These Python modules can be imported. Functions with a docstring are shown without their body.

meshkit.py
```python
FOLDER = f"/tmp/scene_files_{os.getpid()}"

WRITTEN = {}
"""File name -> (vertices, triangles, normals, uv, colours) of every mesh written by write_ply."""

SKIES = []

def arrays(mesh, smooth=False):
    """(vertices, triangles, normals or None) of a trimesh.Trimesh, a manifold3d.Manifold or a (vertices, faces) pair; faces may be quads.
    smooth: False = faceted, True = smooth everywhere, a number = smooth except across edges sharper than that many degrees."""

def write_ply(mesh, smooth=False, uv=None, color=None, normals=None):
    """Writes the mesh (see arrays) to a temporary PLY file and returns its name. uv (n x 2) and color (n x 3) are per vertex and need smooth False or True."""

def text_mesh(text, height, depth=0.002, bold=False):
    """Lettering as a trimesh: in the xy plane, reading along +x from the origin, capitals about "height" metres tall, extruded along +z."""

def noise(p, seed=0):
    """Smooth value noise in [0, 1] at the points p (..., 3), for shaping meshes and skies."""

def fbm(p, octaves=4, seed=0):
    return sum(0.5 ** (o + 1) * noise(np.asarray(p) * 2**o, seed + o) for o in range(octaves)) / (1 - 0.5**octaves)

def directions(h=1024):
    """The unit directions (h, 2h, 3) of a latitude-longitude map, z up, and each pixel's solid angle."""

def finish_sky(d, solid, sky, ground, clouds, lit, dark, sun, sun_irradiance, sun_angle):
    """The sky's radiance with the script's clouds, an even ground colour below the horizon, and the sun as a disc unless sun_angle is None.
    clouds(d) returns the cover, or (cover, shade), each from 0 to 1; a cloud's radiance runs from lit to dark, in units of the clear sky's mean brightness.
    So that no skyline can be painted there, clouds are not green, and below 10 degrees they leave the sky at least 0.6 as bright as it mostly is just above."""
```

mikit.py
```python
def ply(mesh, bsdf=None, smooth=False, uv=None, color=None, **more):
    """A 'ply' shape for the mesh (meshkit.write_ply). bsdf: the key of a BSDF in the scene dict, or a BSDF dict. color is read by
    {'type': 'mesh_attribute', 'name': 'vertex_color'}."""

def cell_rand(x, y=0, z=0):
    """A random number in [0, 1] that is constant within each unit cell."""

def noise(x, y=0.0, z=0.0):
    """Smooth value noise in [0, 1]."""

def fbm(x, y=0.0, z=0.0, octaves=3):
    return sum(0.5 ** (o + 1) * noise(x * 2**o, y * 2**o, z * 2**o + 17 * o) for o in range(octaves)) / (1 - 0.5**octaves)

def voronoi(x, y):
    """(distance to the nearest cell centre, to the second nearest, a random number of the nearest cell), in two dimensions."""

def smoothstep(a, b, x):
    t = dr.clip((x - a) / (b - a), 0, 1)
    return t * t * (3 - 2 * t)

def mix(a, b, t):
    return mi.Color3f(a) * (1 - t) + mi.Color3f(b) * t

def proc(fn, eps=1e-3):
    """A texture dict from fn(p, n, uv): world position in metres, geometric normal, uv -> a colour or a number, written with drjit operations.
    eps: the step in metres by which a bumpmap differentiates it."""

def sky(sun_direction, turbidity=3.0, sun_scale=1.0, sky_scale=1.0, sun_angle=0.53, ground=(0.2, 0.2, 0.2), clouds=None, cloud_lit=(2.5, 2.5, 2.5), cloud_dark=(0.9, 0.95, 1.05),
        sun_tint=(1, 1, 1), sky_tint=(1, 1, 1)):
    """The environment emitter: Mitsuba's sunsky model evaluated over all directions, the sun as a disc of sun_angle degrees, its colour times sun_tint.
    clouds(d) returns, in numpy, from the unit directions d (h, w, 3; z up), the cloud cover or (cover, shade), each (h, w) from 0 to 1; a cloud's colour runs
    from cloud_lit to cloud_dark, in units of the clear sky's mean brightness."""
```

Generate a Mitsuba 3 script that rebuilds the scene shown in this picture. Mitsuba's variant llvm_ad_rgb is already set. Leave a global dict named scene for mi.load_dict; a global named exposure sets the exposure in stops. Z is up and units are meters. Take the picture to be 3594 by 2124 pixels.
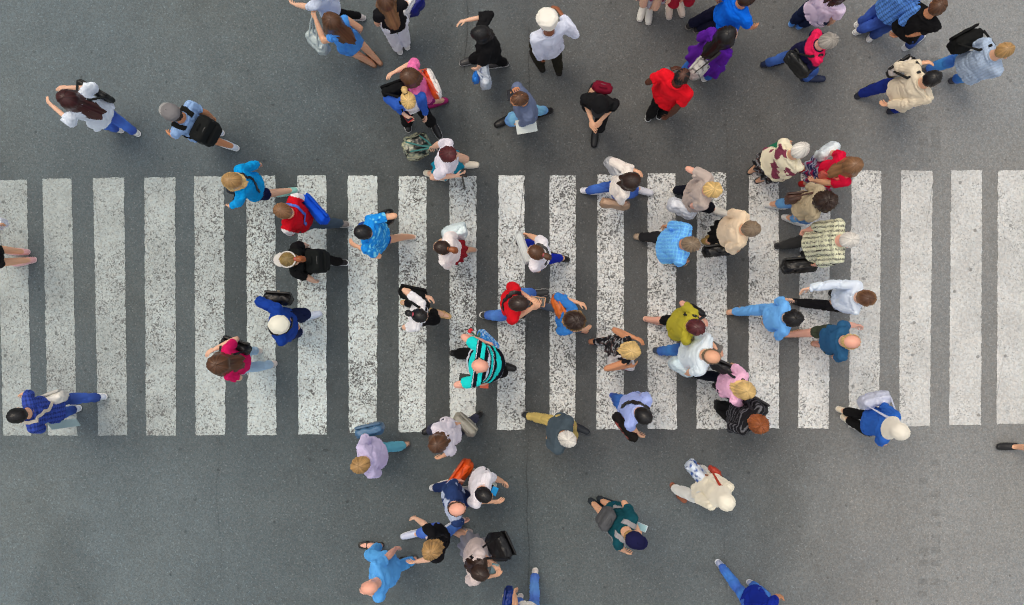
"""A zebra crossing seen straight from above, full of walking people. z is up, metres; x to the right of the photo, y to its top."""
import math
import numpy as np, trimesh, mitsuba as mi, drjit as dr, mikit, meshkit
import scipy.sparse as sp
from manifold3d import Manifold, OpType
from mikit import noise, fbm, voronoi, cell_rand, smoothstep, mix

T = mi.ScalarTransform4f
scene, labels = {}, {}

# ---------------------------------------------------------------- camera, light, exposure
scene['camera'] = {'type': 'perspective', 'fov': 48.3, 'fov_axis': 'x', 'near_clip': 0.1, 'far_clip': 2000.0,
                   'to_world': T().look_at(origin=[0, 0, 14.0], target=[0, 0, 0], up=[0, 1, 0])}
scene['daylight'] = mikit.sky([-0.25, 0.3, 0.9], turbidity=3, sun_scale=0.3, sun_angle=30, clouds=lambda d: (1.0, 1 - np.clip(d[..., 2], 0, 1) ** 1.3),
                              cloud_lit=(2.75, 2.8, 2.9), cloud_dark=(0.6, 0.63, 0.68))
exposure = 1.92

# ---------------------------------------------------------------- materials
def lin(c):
    c = np.asarray(c, float) / 255.0
    return np.where(c < 0.04045, c / 12.92, ((c + 0.055) / 1.055) ** 2.4)

VC = {'type': 'mesh_attribute', 'name': 'vertex_color'}
def vmat(rough, spec=0.3, **k):
    return {'type': 'twosided', 'bsdf': {'type': 'principled', 'base_color': VC, 'roughness': rough, 'specular': spec, **k}}
scene['mat_cloth'] = vmat(0.9, 0.15, sheen=0.25)
scene['mat_skin'] = vmat(0.5, 0.35)
scene['mat_hair'] = vmat(0.36, 0.5)
scene['mat_leather'] = vmat(0.42, 0.45)
scene['mat_plastic'] = vmat(0.3, 0.5)

def asphalt(p):
    x, y = p.x, p.y
    big = fbm(x * 0.35 + 40, y * 0.3 + 11, 0, octaves=4)
    lanes = fbm(x * 1.3 + 7, y * 0.22 + 3, 0, octaves=3)
    right_pale = smoothstep(2.6, 5.4, x + (big - 0.5) * 1.6) * 0.135  # base tone gets paler towards the right side
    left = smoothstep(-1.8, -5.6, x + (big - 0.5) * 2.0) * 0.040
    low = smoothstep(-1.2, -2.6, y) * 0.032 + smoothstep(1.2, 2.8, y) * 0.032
    v = 0.098 + right_pale + left + low + (big - 0.5) * 0.026 + (lanes - 0.5) * 0.026
    blotch = fbm(x * 4 + 91, y * 4 + 5, 0, octaves=3)
    stain = smoothstep(0.60, 0.78, fbm(x * 0.9 + 17, y * 0.7 + 61, 0, octaves=4))
    v = (v + (blotch - 0.5) * 0.028) * (1 - 0.16 * stain)
    # aggregate: pale and dark stones in the binder
    a1, a2, r = voronoi(x * 62, y * 62)
    stone = smoothstep(0.05, 0.3, a2 - a1)
    g = noise(x * 110, y * 110, 3.0)
    v = v * (0.84 + 0.12 * stone + 0.28 * (r - 0.5) + 0.16 * g)
    v = v + smoothstep(0.955, 0.985, r) * stone * 0.045
    # pits and old gum
    cx, cy = x * 3.1, y * 3.1
    b1, b2, br = voronoi(cx + 0.3 * noise(x * 5, y * 5), cy)
    v = v * (1 - 0.34 * smoothstep(0.075, 0.03, b1) * smoothstep(0.62, 1.0, br))
    # longitudinal joints in the surfacing, cracked open here and there
    for jx, seed, k in ((-0.565, 3.0, 1.0), (0.19, 9.0, 0.8), (-3.6, 15.0, 0.35), (2.62, 21.0, 0.3)):
        wob = (fbm(y * 1.7 + seed, seed, 0, octaves=4) - 0.5) * 0.10
        d = dr.abs(x - jx - wob)
        open_ = smoothstep(0.42, 0.6, noise(y * 1.6 + seed * 3, seed))
        v = v * (1 - 0.40 * k * smoothstep(0.011, 0.003, d) * open_)
        v = v * (1 - 0.10 * k * smoothstep(0.09, 0.02, d))
    # two rows of old tile-like scabbling marks along the right hand edge
    for mx in (5.02, 5.17):
        inx = smoothstep(0.062, 0.052, dr.abs(x - mx - 0.03 * noise(y * 0.7, 2.0)))
        cell = cell_rand(dr.floor(y * 13.0), mi.Float(mx * 31))
        part = smoothstep(0.5, 0.56, fbm(y * 2.1 + 3, mx, 0, octaves=2) * 0.5 + cell * 0.5)
        off = smoothstep(1.5, 2.0, dr.abs(y - 0.05))
        v = v * (1 - 0.15 * inx * part * off * (0.55 + 0.9 * noise(x * 24, y * 24)))
    hue = fbm(x * 0.8 + 3, y * 0.8 + 30, 0, octaves=2) - 0.5
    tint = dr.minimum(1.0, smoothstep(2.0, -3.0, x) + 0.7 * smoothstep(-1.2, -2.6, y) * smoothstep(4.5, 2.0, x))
    fine = noise(x * 75 + 9, y * 75, 8.0) - 0.5
    return v, hue, tint, fine

def asphalt_color(p, n, uv):
    v, hue, tint, fine = asphalt(p)
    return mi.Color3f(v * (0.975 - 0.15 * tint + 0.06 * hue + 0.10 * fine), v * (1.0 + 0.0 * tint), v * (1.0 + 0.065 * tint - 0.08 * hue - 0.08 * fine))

def paint_color(p, n, uv):
    x, y = p.x, p.y
    v, hue, tint, fine = asphalt(p)
    wear = fbm(x * 1.1 + 5, y * 1.1 + 70, 0, octaves=4)
    mid = fbm(x * 9 + 1, y * 9, 0, octaves=3)
    a1, a2, r = voronoi(x * 52, y * 52)
    sp = noise(x * 88, y * 88, 5.0) * 0.66 + noise(x * 42 + 9, y * 42, 2.0) * 0.34
    lost = 0.50 + (wear - 0.5) * 0.46 + (mid - 0.5) * 0.30 - 0.10 * smoothstep(3.4, 5.2, x) - 0.05 * smoothstep(-3.0, -5.0, x)
    cover = smoothstep(lost - 0.27, lost + 0.20, sp + 0.12)
    dirt = fbm(x * 3 + 50, y * 3 + 8, 0, octaves=3)
    w = (0.69 - 0.28 * smoothstep(-1.6, -5.0, x) - 0.13 * smoothstep(3.4, 5.0, x)) * (0.82 + 0.34 * dirt) * (0.86 + 0.28 * r)
    b1, b2, br = voronoi(x * 2.6 + 4, y * 2.6 + 9)
    w = w * (1 - 0.55 * smoothstep(0.07, 0.035, b1) * smoothstep(0.5, 0.56, br))
    c = mi.Color3f(w * (0.985 - 0.10 * tint + 0.09 * fine), w * (1.0 - 0.005 * tint), w * (0.985 + 0.0 * tint - 0.07 * fine))
    a = mi.Color3f(v * 1.15, v * 1.2, v * 1.2)
    return a * (1 - cover) + c * cover

def road_bump(p, n, uv):
    a1, a2, r = voronoi(p.x * 62, p.y * 62)
    return mi.Float(0.0016 * smoothstep(0.0, 0.4, a2 - a1) + 0.0012 * r)

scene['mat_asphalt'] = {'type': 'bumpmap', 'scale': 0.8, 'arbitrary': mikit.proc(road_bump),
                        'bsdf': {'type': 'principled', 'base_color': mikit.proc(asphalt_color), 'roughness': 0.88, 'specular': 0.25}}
scene['mat_paint'] = {'type': 'principled', 'base_color': mikit.proc(paint_color), 'roughness': 0.75, 'specular': 0.3}

# zebra stripes: left and right x at the far end and its y, left and right x at the near end and its y
STRIPES = [
    (-6.307, -5.947, 1.5, -6.237, -5.887, -1.63),
    (-5.757, -5.402, 1.52, -5.687, -5.332, -1.63),
    (-5.137, -4.757, 1.53, -5.072, -4.717, -1.63),
    (-4.507, -4.132, 1.535, -4.487, -4.117, -1.63),
    (-3.897, -3.532, 1.545, -3.877, -3.512, -1.625),
    (-3.257, -2.902, 1.555, -3.242, -2.892, -1.625),
    (-2.632, -2.277, 1.56, -2.617, -2.272, -1.615),
    (-2.012, -1.647, 1.555, -2.002, -1.657, -1.6),
    (-1.387, -1.047, 1.55, -1.387, -1.057, -1.59),
    (-0.767, -0.437, 1.55, -0.762, -0.442, -1.565),
    (-0.162, 0.152, 1.555, -0.182, 0.162, -1.56),
    (0.462, 0.782, 1.56, 0.462, 0.777, -1.56),
    (1.047, 1.372, 1.57, 1.037, 1.367, -1.555),
    (1.662, 2.002, 1.585, 1.662, 2.022, -1.55),
    (2.267, 2.622, 1.595, 2.262, 2.647, -1.55),
    (2.902, 3.267, 1.605, 2.902, 3.272, -1.54),
    (3.542, 3.902, 1.61, 3.507, 3.882, -1.54),
    (4.167, 4.527, 1.62, 4.122, 4.497, -1.53),
    (4.772, 5.157, 1.62, 4.742, 5.122, -1.515),
    (5.382, 5.762, 1.62, 5.357, 5.747, -1.5),
    (5.957, 6.342, 1.62, 5.942, 6.342, -1.49),
]

# ---------------------------------------------------------------- the setting: road and zebra stripes
def flat(poly, z, step=None):
    poly = np.asarray(poly, float)
    n = len(poly)
    c = poly.mean(0)
    v = np.vstack([np.c_[poly, np.full(n, z)], [[c[0], c[1], z]]])
    f = np.array([[n, i, (i + 1) % n] for i in range(n)])
    return v, f

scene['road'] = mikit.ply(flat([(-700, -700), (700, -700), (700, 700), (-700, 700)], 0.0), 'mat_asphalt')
labels['road'] = {'label': 'grey worn asphalt road under the crossing', 'kind': 'structure'}

rng = np.random.default_rng(7)
for i, (tl, tr, ty, bl, br, by) in enumerate(STRIPES):
    def edge(a, b):
        a, b = np.array(a), np.array(b)
        m = max(2, int(np.linalg.norm(b - a) / 0.035))
        t = np.arange(m)[:, None] / m
        q = a + (b - a) * t
        return q + rng.normal(0, 0.0035, q.shape) + 0.006 * (meshkit.noise(np.c_[q * 5, np.full(m, i)], 3)[:, None] - 0.5)
    ring = np.vstack([edge((bl, by), (br, by)), edge((br, by), (tr, ty)), edge((tr, ty), (tl, ty)), edge((tl, ty), (bl, by))])
    scene['road__zebra_stripe' + ('' if i == 0 else '_%03d' % i)] = mikit.ply(flat(ring, 0.004), 'mat_paint')

# ---------------------------------------------------------------- mesh helpers
S0 = trimesh.creation.icosahedron().vertices
S0 = np.array(S0) / np.linalg.norm(S0[0])
S1 = np.array(trimesh.creation.icosphere(1, 1.0).vertices)
S2 = np.array(trimesh.creation.icosphere(2, 1.0).vertices)
U = np.array([0, 0, 1.0])
def unit(v):
    v = np.asarray(v, float)
    return v / (np.linalg.norm(v) + 1e-12)
def frame_ell(c, r, F, L, Up=U, S=S2):
    return np.asarray(c) + (S[:, :1] * r[0]) * F + (S[:, 1:2] * r[1]) * L + (S[:, 2:] * r[2]) * Up
def ball(c, r, S=S1):
    return np.asarray(c) + S * r
def hull(*sets):
    return Manifold.hull_points(np.vstack(sets).astype(np.float32))
def bone(a, ra, b, rb, S=S1):
    return hull(ball(a, ra, S), ball(b, rb, S))
def union(ms):
    return ms[0] if len(ms) == 1 else Manifold.batch_boolean(ms, OpType.Add)
def arrays(m, edge=None):
    if edge:
        m = m.refine_to_length(edge)
    q = m.to_mesh()
    return np.array(q.vert_properties[:, :3], float), np.array(q.tri_verts, int)
def smooth(v, f, it=6, lam=0.5, mu=-0.52):
    n = len(v)
    e = np.vstack([f[:, [0, 1]], f[:, [1, 2]], f[:, [2, 0]]])
    A = sp.coo_matrix((np.ones(2 * len(e)), (np.r_[e[:, 0], e[:, 1]], np.r_[e[:, 1], e[:, 0]])), (n, n)).tocsr()
    A.data[:] = 1
    A = sp.diags(1 / np.maximum(np.asarray(A.sum(1)).ravel(), 1)) @ A
    for _ in range(it):
        v = v + lam * (A @ v - v)
        v = v + mu * (A @ v - v)
    return v
def normals(v, f):
    n = np.zeros_like(v)
    c = np.cross(v[f[:, 1]] - v[f[:, 0]], v[f[:, 2]] - v[f[:, 0]])
    for k in range(3):
        np.add.at(n, f[:, k], c)
    return n / (np.linalg.norm(n, axis=1, keepdims=True) + 1e-12)
def wrinkle(v, f, amp, seed, freq=8.0, along=U):
    n = normals(v, f)
    q = v * freq + np.outer(v @ along, along) * (-0.55 * freq)
    warp = meshkit.fbm(v * 3.1 + seed, 2, seed)[:, None]
    soft = meshkit.fbm(q * 0.8 + warp, 2, seed) - 0.5
    c1 = np.exp(-((meshkit.noise(q * 1.25 + warp * 2.8, seed + 5) - 0.5) / 0.075) ** 2)
    c2 = np.exp(-((meshkit.noise(q * 2.1 + warp * 4.0, seed + 9) - 0.5) / 0.10) ** 2)
    here = meshkit.noise(v * 4.3, seed + 3)
    return v + n * (amp * (0.22 + 1.1 * soft - 0.95 * c1 * smoothstep_np(0.25, 0.65, here) - 0.5 * c2 * smoothstep_np(0.7, 0.3, here)))[:, None]

USED = {}
def numbered(name):
    k = USED.get(name, 0)
    USED[name] = k + 1
    return name if k == 0 else '%s_%03d' % (name, k)
def put(key, v, f, col, mat, smooth_=True):
    """One mesh entry; a key already taken gets the next number."""
    if not (key in labels and key not in scene):
        key = numbered(key)
    col = np.broadcast_to(np.asarray(col, float), v.shape)
    col = np.clip(col, 0.003, 0.95)
    scene[key] = mikit.ply((v, f), mat, smooth=smooth_, color=col)
    return key
def solid(key, m, edge, col, mat, amp=0.0, seed=1, it=5, freq=8.0, pat=None, var=0.10):
    v, f = arrays(m, edge)
    if it:
        v = smooth(v, f, it)
    if amp:
        v = wrinkle(v, f, amp, seed, freq)
    c = np.broadcast_to(lin(col) if not callable(col) else 0.0, v.shape).copy()
    if callable(col):
        c = col(v)
    c = c * (1 + var * (meshkit.fbm(v * 5 + seed * 3.7, 3, seed) - 0.5) * 2)[:, None]
    return put(key, v, f, c, mat)
def tube(pts, w, S=S0):
    """A chain of hulls along points; w a radius or (side, thickness)."""
    return union([bone(pts[i], w, pts[i + 1], w, S) for i in range(len(pts) - 1)])
def ribbon(pts, nor, w, t):
    """A flat band along points, its flat side along nor at each point."""
    ms, prev = [], None
    for i, p in enumerate(pts):
        d = unit(pts[min(i + 1, len(pts) - 1)] - pts[max(i - 1, 0)])
        n = unit(nor[i] - d * (nor[i] @ d))
        s = np.cross(d, n)
        q = np.array([p + a * w * s + b * t * n + e * 0.004 * d for a in (-1, 1) for b in (-1, 1) for e in (-1, 1)])
        if prev is not None:
            ms.append(Manifold.hull_points(np.vstack([prev, q]).astype(np.float32)))
        prev = q
    return union(ms)
def ik(a, b, l1, l2, hint):
    d = np.linalg.norm(b - a)
    if d > (l1 + l2) * 0.995:
        b = a + (b - a) * ((l1 + l2) * 0.995 / d)
        d = (l1 + l2) * 0.995
    d = max(d, abs(l1 - l2) + 0.02)
    u = unit(b - a)
    h = unit(hint - u * (hint @ u))
    x = (l1 * l1 - l2 * l2 + d * d) / (2 * d)
    return a + u * x + h * math.sqrt(max(l1 * l1 - x * x, 0)), b

SKINS = {'fair': (232, 186, 158), 'warm': (230, 178, 144), 'tan': (206, 144, 106), 'brown': (150, 92, 62), 'dark': (84, 52, 40), 'pink': (236, 178, 156)}
HAIRS = {'black': (22, 20, 20), 'darkbrown': (50, 34, 26), 'brown': (88, 58, 38), 'lightbrown': (128, 92, 62), 'blond': (214, 180, 116), 'darkblond': (166, 130, 82),
         'grey': (150, 144, 136), 'white': (214, 210, 202), 'auburn': (58, 22, 22), 'maroon': (84, 34, 36), 'orange': (150, 84, 44), 'greybrown': (128, 110, 90), 'olive': (134, 112, 66)}

# ---------------------------------------------------------------- cloth patterns: colour from (forward, left, up) on the body
def pat_fn(name, base):
    b = lin(base)
    def f(l, seed):
        fw, le, up = l[:, 0], l[:, 1], l[:, 2]
        n = len(l)
        c = np.tile(b, (n, 1))
        if name == 'rings':
            s = np.where(fw > 0.02, 1, -1) * (np.clip(np.abs(fw - 0.02), 0, 0.125) + 0.62 * np.clip(1.33 - up, 0, 1)) + 0.02
            k = np.mod(s + 0.13, 0.245)
            c = np.where(((k < 0.042) | ((k > 0.10) & (k < 0.145)))[:, None], lin((28, 214, 210)), lin((14, 18, 30)))
            c = np.where((((k > 0.186) & (k < 0.218)) | ((k > 0.048) & (k < 0.056)))[:, None], lin((214, 222, 236)), c)
            arm = np.abs(le) > 0.27
            k2 = np.mod((np.abs(le)) / 0.03, 3.0)
            c2 = np.where((k2 < 1)[:, None], lin((28, 214, 210)), np.where((k2 < 1.35)[:, None], lin((226, 232, 238)), lin((14, 18, 30))))
            c = np.where(arm[:, None], c2, c)
        elif name == 'check':
            k = (np.mod(le / 0.042, 1) < 0.22) | (np.mod((fw + up) / 0.042, 1) < 0.22)
            c = np.where(k[:, None], c * 1.45 + 0.03, c)
        elif name == 'darkcheck':
            k = (np.mod(le / 0.05, 1) < 0.4).astype(float) + (np.mod((fw + up) / 0.05, 1) < 0.4)
            c = c * (1.5 - 0.45 * k)[:, None]
        elif name == 'plaid':
            k = np.mod(le / 0.052, 1)
            c = np.where(((k < 0.13) | ((k > 0.24) & (k < 0.34)))[:, None], lin((44, 46, 46)), c)
            k = np.mod((fw - up) / 0.075, 1)
            c = np.where((k < 0.10)[:, None], c * 0.72, c)
        elif name == 'floral':
            q = l * 26
            m = meshkit.noise(q, seed)
            c = np.where((m > 0.66)[:, None], lin((170, 172, 176)), c)
            m2 = meshkit.noise(q * 1.3 + 9, seed + 2)
            c = np.where((m2 > 0.76)[:, None], lin((120, 90, 84)), c)
        elif name == 'navyprint':
            m = meshkit.noise(l * 30, seed)
            c = np.where((m > 0.5)[:, None], lin((170, 174, 194)), c)
            c = np.where((up < 0.93)[:, None] & (meshkit.noise(l * 14, seed + 3) > 0.5)[:, None], lin((150, 40, 84)), c)
        elif name == 'cyanprint':
            m = meshkit.noise(l * 30, seed)
            c = np.where((m > 0.68)[:, None], lin((120, 214, 250)), c)
            c = np.where((m < 0.2)[:, None], lin((16, 96, 190)), c)
        elif name == 'redprint':
            m = meshkit.fbm(l * 9, 2, seed)
            band = np.exp(-((fw + 0.02) / 0.12) ** 2)
            c = np.where(((m * (0.75 + 0.35 * band)) > 0.62)[:, None], lin((132, 62, 84)), c)
        elif name == 'darkrings':
            k = np.mod((up - fw * 0.8) / 0.055, 1)
            c = np.where((k < 0.24)[:, None], lin((104, 106, 112)), c)
        elif name == 'whiteshoulder':
            k = (np.abs(le) > 0.19) & (np.abs(le) < 0.255) & (up > 1.12)
            c = np.where(k[:, None], lin((232, 230, 232)), c)
        elif name == 'pinkshoulders':
            k = smoothstep_np(1.235, 1.27, up + 0.05 * (meshkit.noise(l * 6, seed) - 0.5))
            c = c * (1 - k)[:, None] + lin((226, 36, 88)) * k[:, None]
            c = np.where((np.abs(le) > 0.27)[:, None], lin((170, 186, 214)), c)
        elif name == 'navypanel':
            m = (meshkit.noise(l * np.array([7, 16, 5]), seed) > 0.6)
            c = np.where(m[:, None], lin((176, 188, 212)), c)
        elif name == 'cuffs':
            c = np.where(((np.abs(le) > 0.235) & (np.abs(le) < 0.262))[:, None], lin((206, 206, 210)), c)
        elif name == 'whitecuffs':
            c = np.where((np.abs(le) > 0.29)[:, None] | (up < 0.98)[:, None] & (np.abs(le) > 0.24)[:, None], lin((214, 224, 236)), c)
        elif name == 'creamfront':
            c = np.where((np.abs(le) < 0.07)[:, None] & (fw > 0.0)[:, None], lin((226, 226, 228)), c)
        elif name == 'stripes':
            k = np.mod(le / 0.03, 1)
            c = np.where((k < 0.2)[:, None], c * 0.82, c)
        return c
    return f
def smoothstep_np(a, b, x):
    t = np.clip((x - a) / (b - a), 0, 1)
    return t * t * (3 - 2 * t)

# ---------------------------------------------------------------- a hand: palm, four fingers of unequal length, a thumb off the palm's side
def hand(wrist, d, palm_n, side, s, grip):
    """d: along the hand; palm_n: out of the palm; side: towards the thumb."""
    out = []
    pc = wrist + d * 0.052 * s
    out.append(hull(frame_ell(wrist, (0.018 * s, 0.024 * s, 0.018 * s), d, side, palm_n, S1), frame_ell(wrist + d * 0.085 * s, (0.014 * s, 0.038 * s, 0.013 * s), d, side, palm_n, S1)))
    for k, ln in enumerate((0.072, 0.080, 0.074, 0.058)):
        o = (0.028 - 0.0187 * k) * s
        base = wrist + d * (0.082 - 0.004 * abs(k - 1)) * s + side * o
        a1, a2 = grip * 0.75, grip * 1.75
        fan = side * (0.10 - 0.07 * k)
        d1 = unit(d * math.cos(a1) + palm_n * math.sin(a1) + fan)
        d2 = unit(d * math.cos(a2) + palm_n * math.sin(a2) + fan * 0.5)
        mid = base + d1 * ln * 0.55 * s
        out.append(bone(base, 0.0098 * s, mid, 0.009 * s, S0))
        out.append(bone(mid, 0.009 * s, mid + d2 * ln * 0.5 * s, 0.0075 * s, S0))
    tb = wrist + d * 0.03 * s + side * 0.026 * s
    t1 = unit(d * 0.62 + side * 0.72 + palm_n * 0.28)
    t2 = unit(d * 0.85 + side * 0.30 + palm_n * (0.3 + grip * 0.4))
    out.append(bone(tb, 0.013 * s, tb + t1 * 0.036 * s, 0.0105 * s, S0))
    out.append(bone(tb + t1 * 0.036 * s, 0.0105 * s, tb + t1 * 0.036 * s + t2 * 0.032 * s, 0.0085 * s, S0))
    return out

# ---------------------------------------------------------------- hair: strands from the crown over the skull, then falling free
def hair_mesh(C, F, L, Up, style, s, seed, size=1.0, face=1.0):
    NA, NS = 88, 18
    az = np.arange(NA) / NA * 2 * np.pi
    ca, sa = np.cos(az), np.sin(az)
    n1 = meshkit.noise(np.c_[ca * 2.3, sa * 2.3, np.full(NA, seed * 1.7)], seed)
    n2 = meshkit.noise(np.c_[ca * 7, sa * 7, np.full(NA, seed * 1.3)], seed + 1)
    n3 = meshkit.noise(np.c_[ca * 17, sa * 17, np.full(NA, seed * 2.3)], seed + 2)
    phimax = np.radians(101 - 33 * ca + 14 * (n2 - 0.5))
    tilt = math.radians(16)
    Fc, Uc = F * math.cos(tilt) + Up * math.sin(tilt), Up * math.cos(tilt) - F * math.sin(tilt)
    r = np.array([0.100, 0.0795, 0.118]) * s
    fall = dict(short=0.0, crop=0.0, curly=0.04, bob=0.13, long=0.30, verylong=0.42, pony=0.0, bun=0.0, fringe=0.0)[style]
    thick = dict(short=0.016, crop=0.008, curly=0.040, bob=0.026, long=0.026, verylong=0.027, pony=0.012, bun=0.012, fringe=0.009)[style] * size
    back = 0.5 - 0.5 * ca
    P = np.zeros((NS + 1, NA, 3))
    side = np.clip((np.abs(np.mod(az + np.pi, 2 * np.pi) - np.pi) - math.radians(38)) / math.radians(30), 0, 1)
    for j in range(NS + 1):
        t = j / NS
        split = 0.62 if fall else 1.0
        tt = min(t / split, 1.0)
        ph = phimax * tt
        if style == 'fringe':
            lo = np.radians(58 + 8 * (n2 - 0.5))
            ph = lo + (phimax - lo) * tt
        d = np.cos(ph)[:, None] * Uc + np.sin(ph)[:, None] * (ca[:, None] * Fc + sa[:, None] * L)
        dl = np.c_[d @ F, d @ L, d @ Up]
        rad = 1 / np.sqrt((dl ** 2 / r ** 2).sum(1))
        th = thick * 0.85 * (0.55 + 0.45 * math.sin(min(tt, 0.9) * math.pi * 0.62)) * (0.75 + 0.5 * n1) + (0.0095 * (n2 - 0.5) + 0.0060 * (n3 - 0.5)) * s * min(1, 2.5 * tt)
        if style == 'curly':
            th = th + 0.022 * (meshkit.noise(d * 9 + seed, seed) - 0.5) + 0.02 * (meshkit.noise(d * 19 + seed, seed + 4) - 0.5)
        if not fall:
            th = th * (1 - 0.9 * smoothstep_np(0.66, 1.0, tt)) - 0.008 * s * smoothstep_np(0.8, 1.0, tt)
        else:
            th = th * (1 - 0.6 * smoothstep_np(0.82, 1.0, tt) * (1 - side))
        q = C + d * (rad + th)[:, None]
        if t > split:
            u = (t - split) / (1 - split)
            ln = fall * (0.82 + 0.36 * n1) * side * (0.62 + 0.38 * back) * s
            out = (ca[:, None] * F * (0.18 + 0.25 * back[:, None]) + sa[:, None] * L * (0.16))
            curl = 0.012 * np.sin(u * 7 + 6 * n2)[:, None] * (ca[:, None] * F + sa[:, None] * L)
            pinch = -0.10 * (u ** 1.3) * fall * sa[:, None] * L * back[:, None]
            q = q + (ln * u)[:, None] * (-U + out) + curl * u * side[:, None] + pinch
        P[j] = q
    v = P.reshape(-1, 3)
    i, j = np.meshgrid(np.arange(NS), np.arange(NA), indexing='ij')
    a, b = i * NA + j, i * NA + (j + 1) % NA
    c, d_ = (i + 1) * NA + (j + 1) % NA, (i + 1) * NA + j
    f = np.vstack([np.stack([a, d_, c], -1).reshape(-1, 3), np.stack([a, c, b], -1).reshape(-1, 3)])
    aa = np.tile(az, NS + 1)
    tt = np.repeat(np.arange(NS + 1) / NS, NA)
    sway = meshkit.noise(np.c_[np.cos(aa) * 9, np.sin(aa) * 9, tt * 2.5 + seed], seed + 6)
    T2 = (0.22 + 0.62 * np.tile(n2, NS + 1) + 0.52 * np.tile(n3, NS + 1) + 0.52 * sway) * (0.82 + 0.3 * tt)
    return v, f, T2

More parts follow.
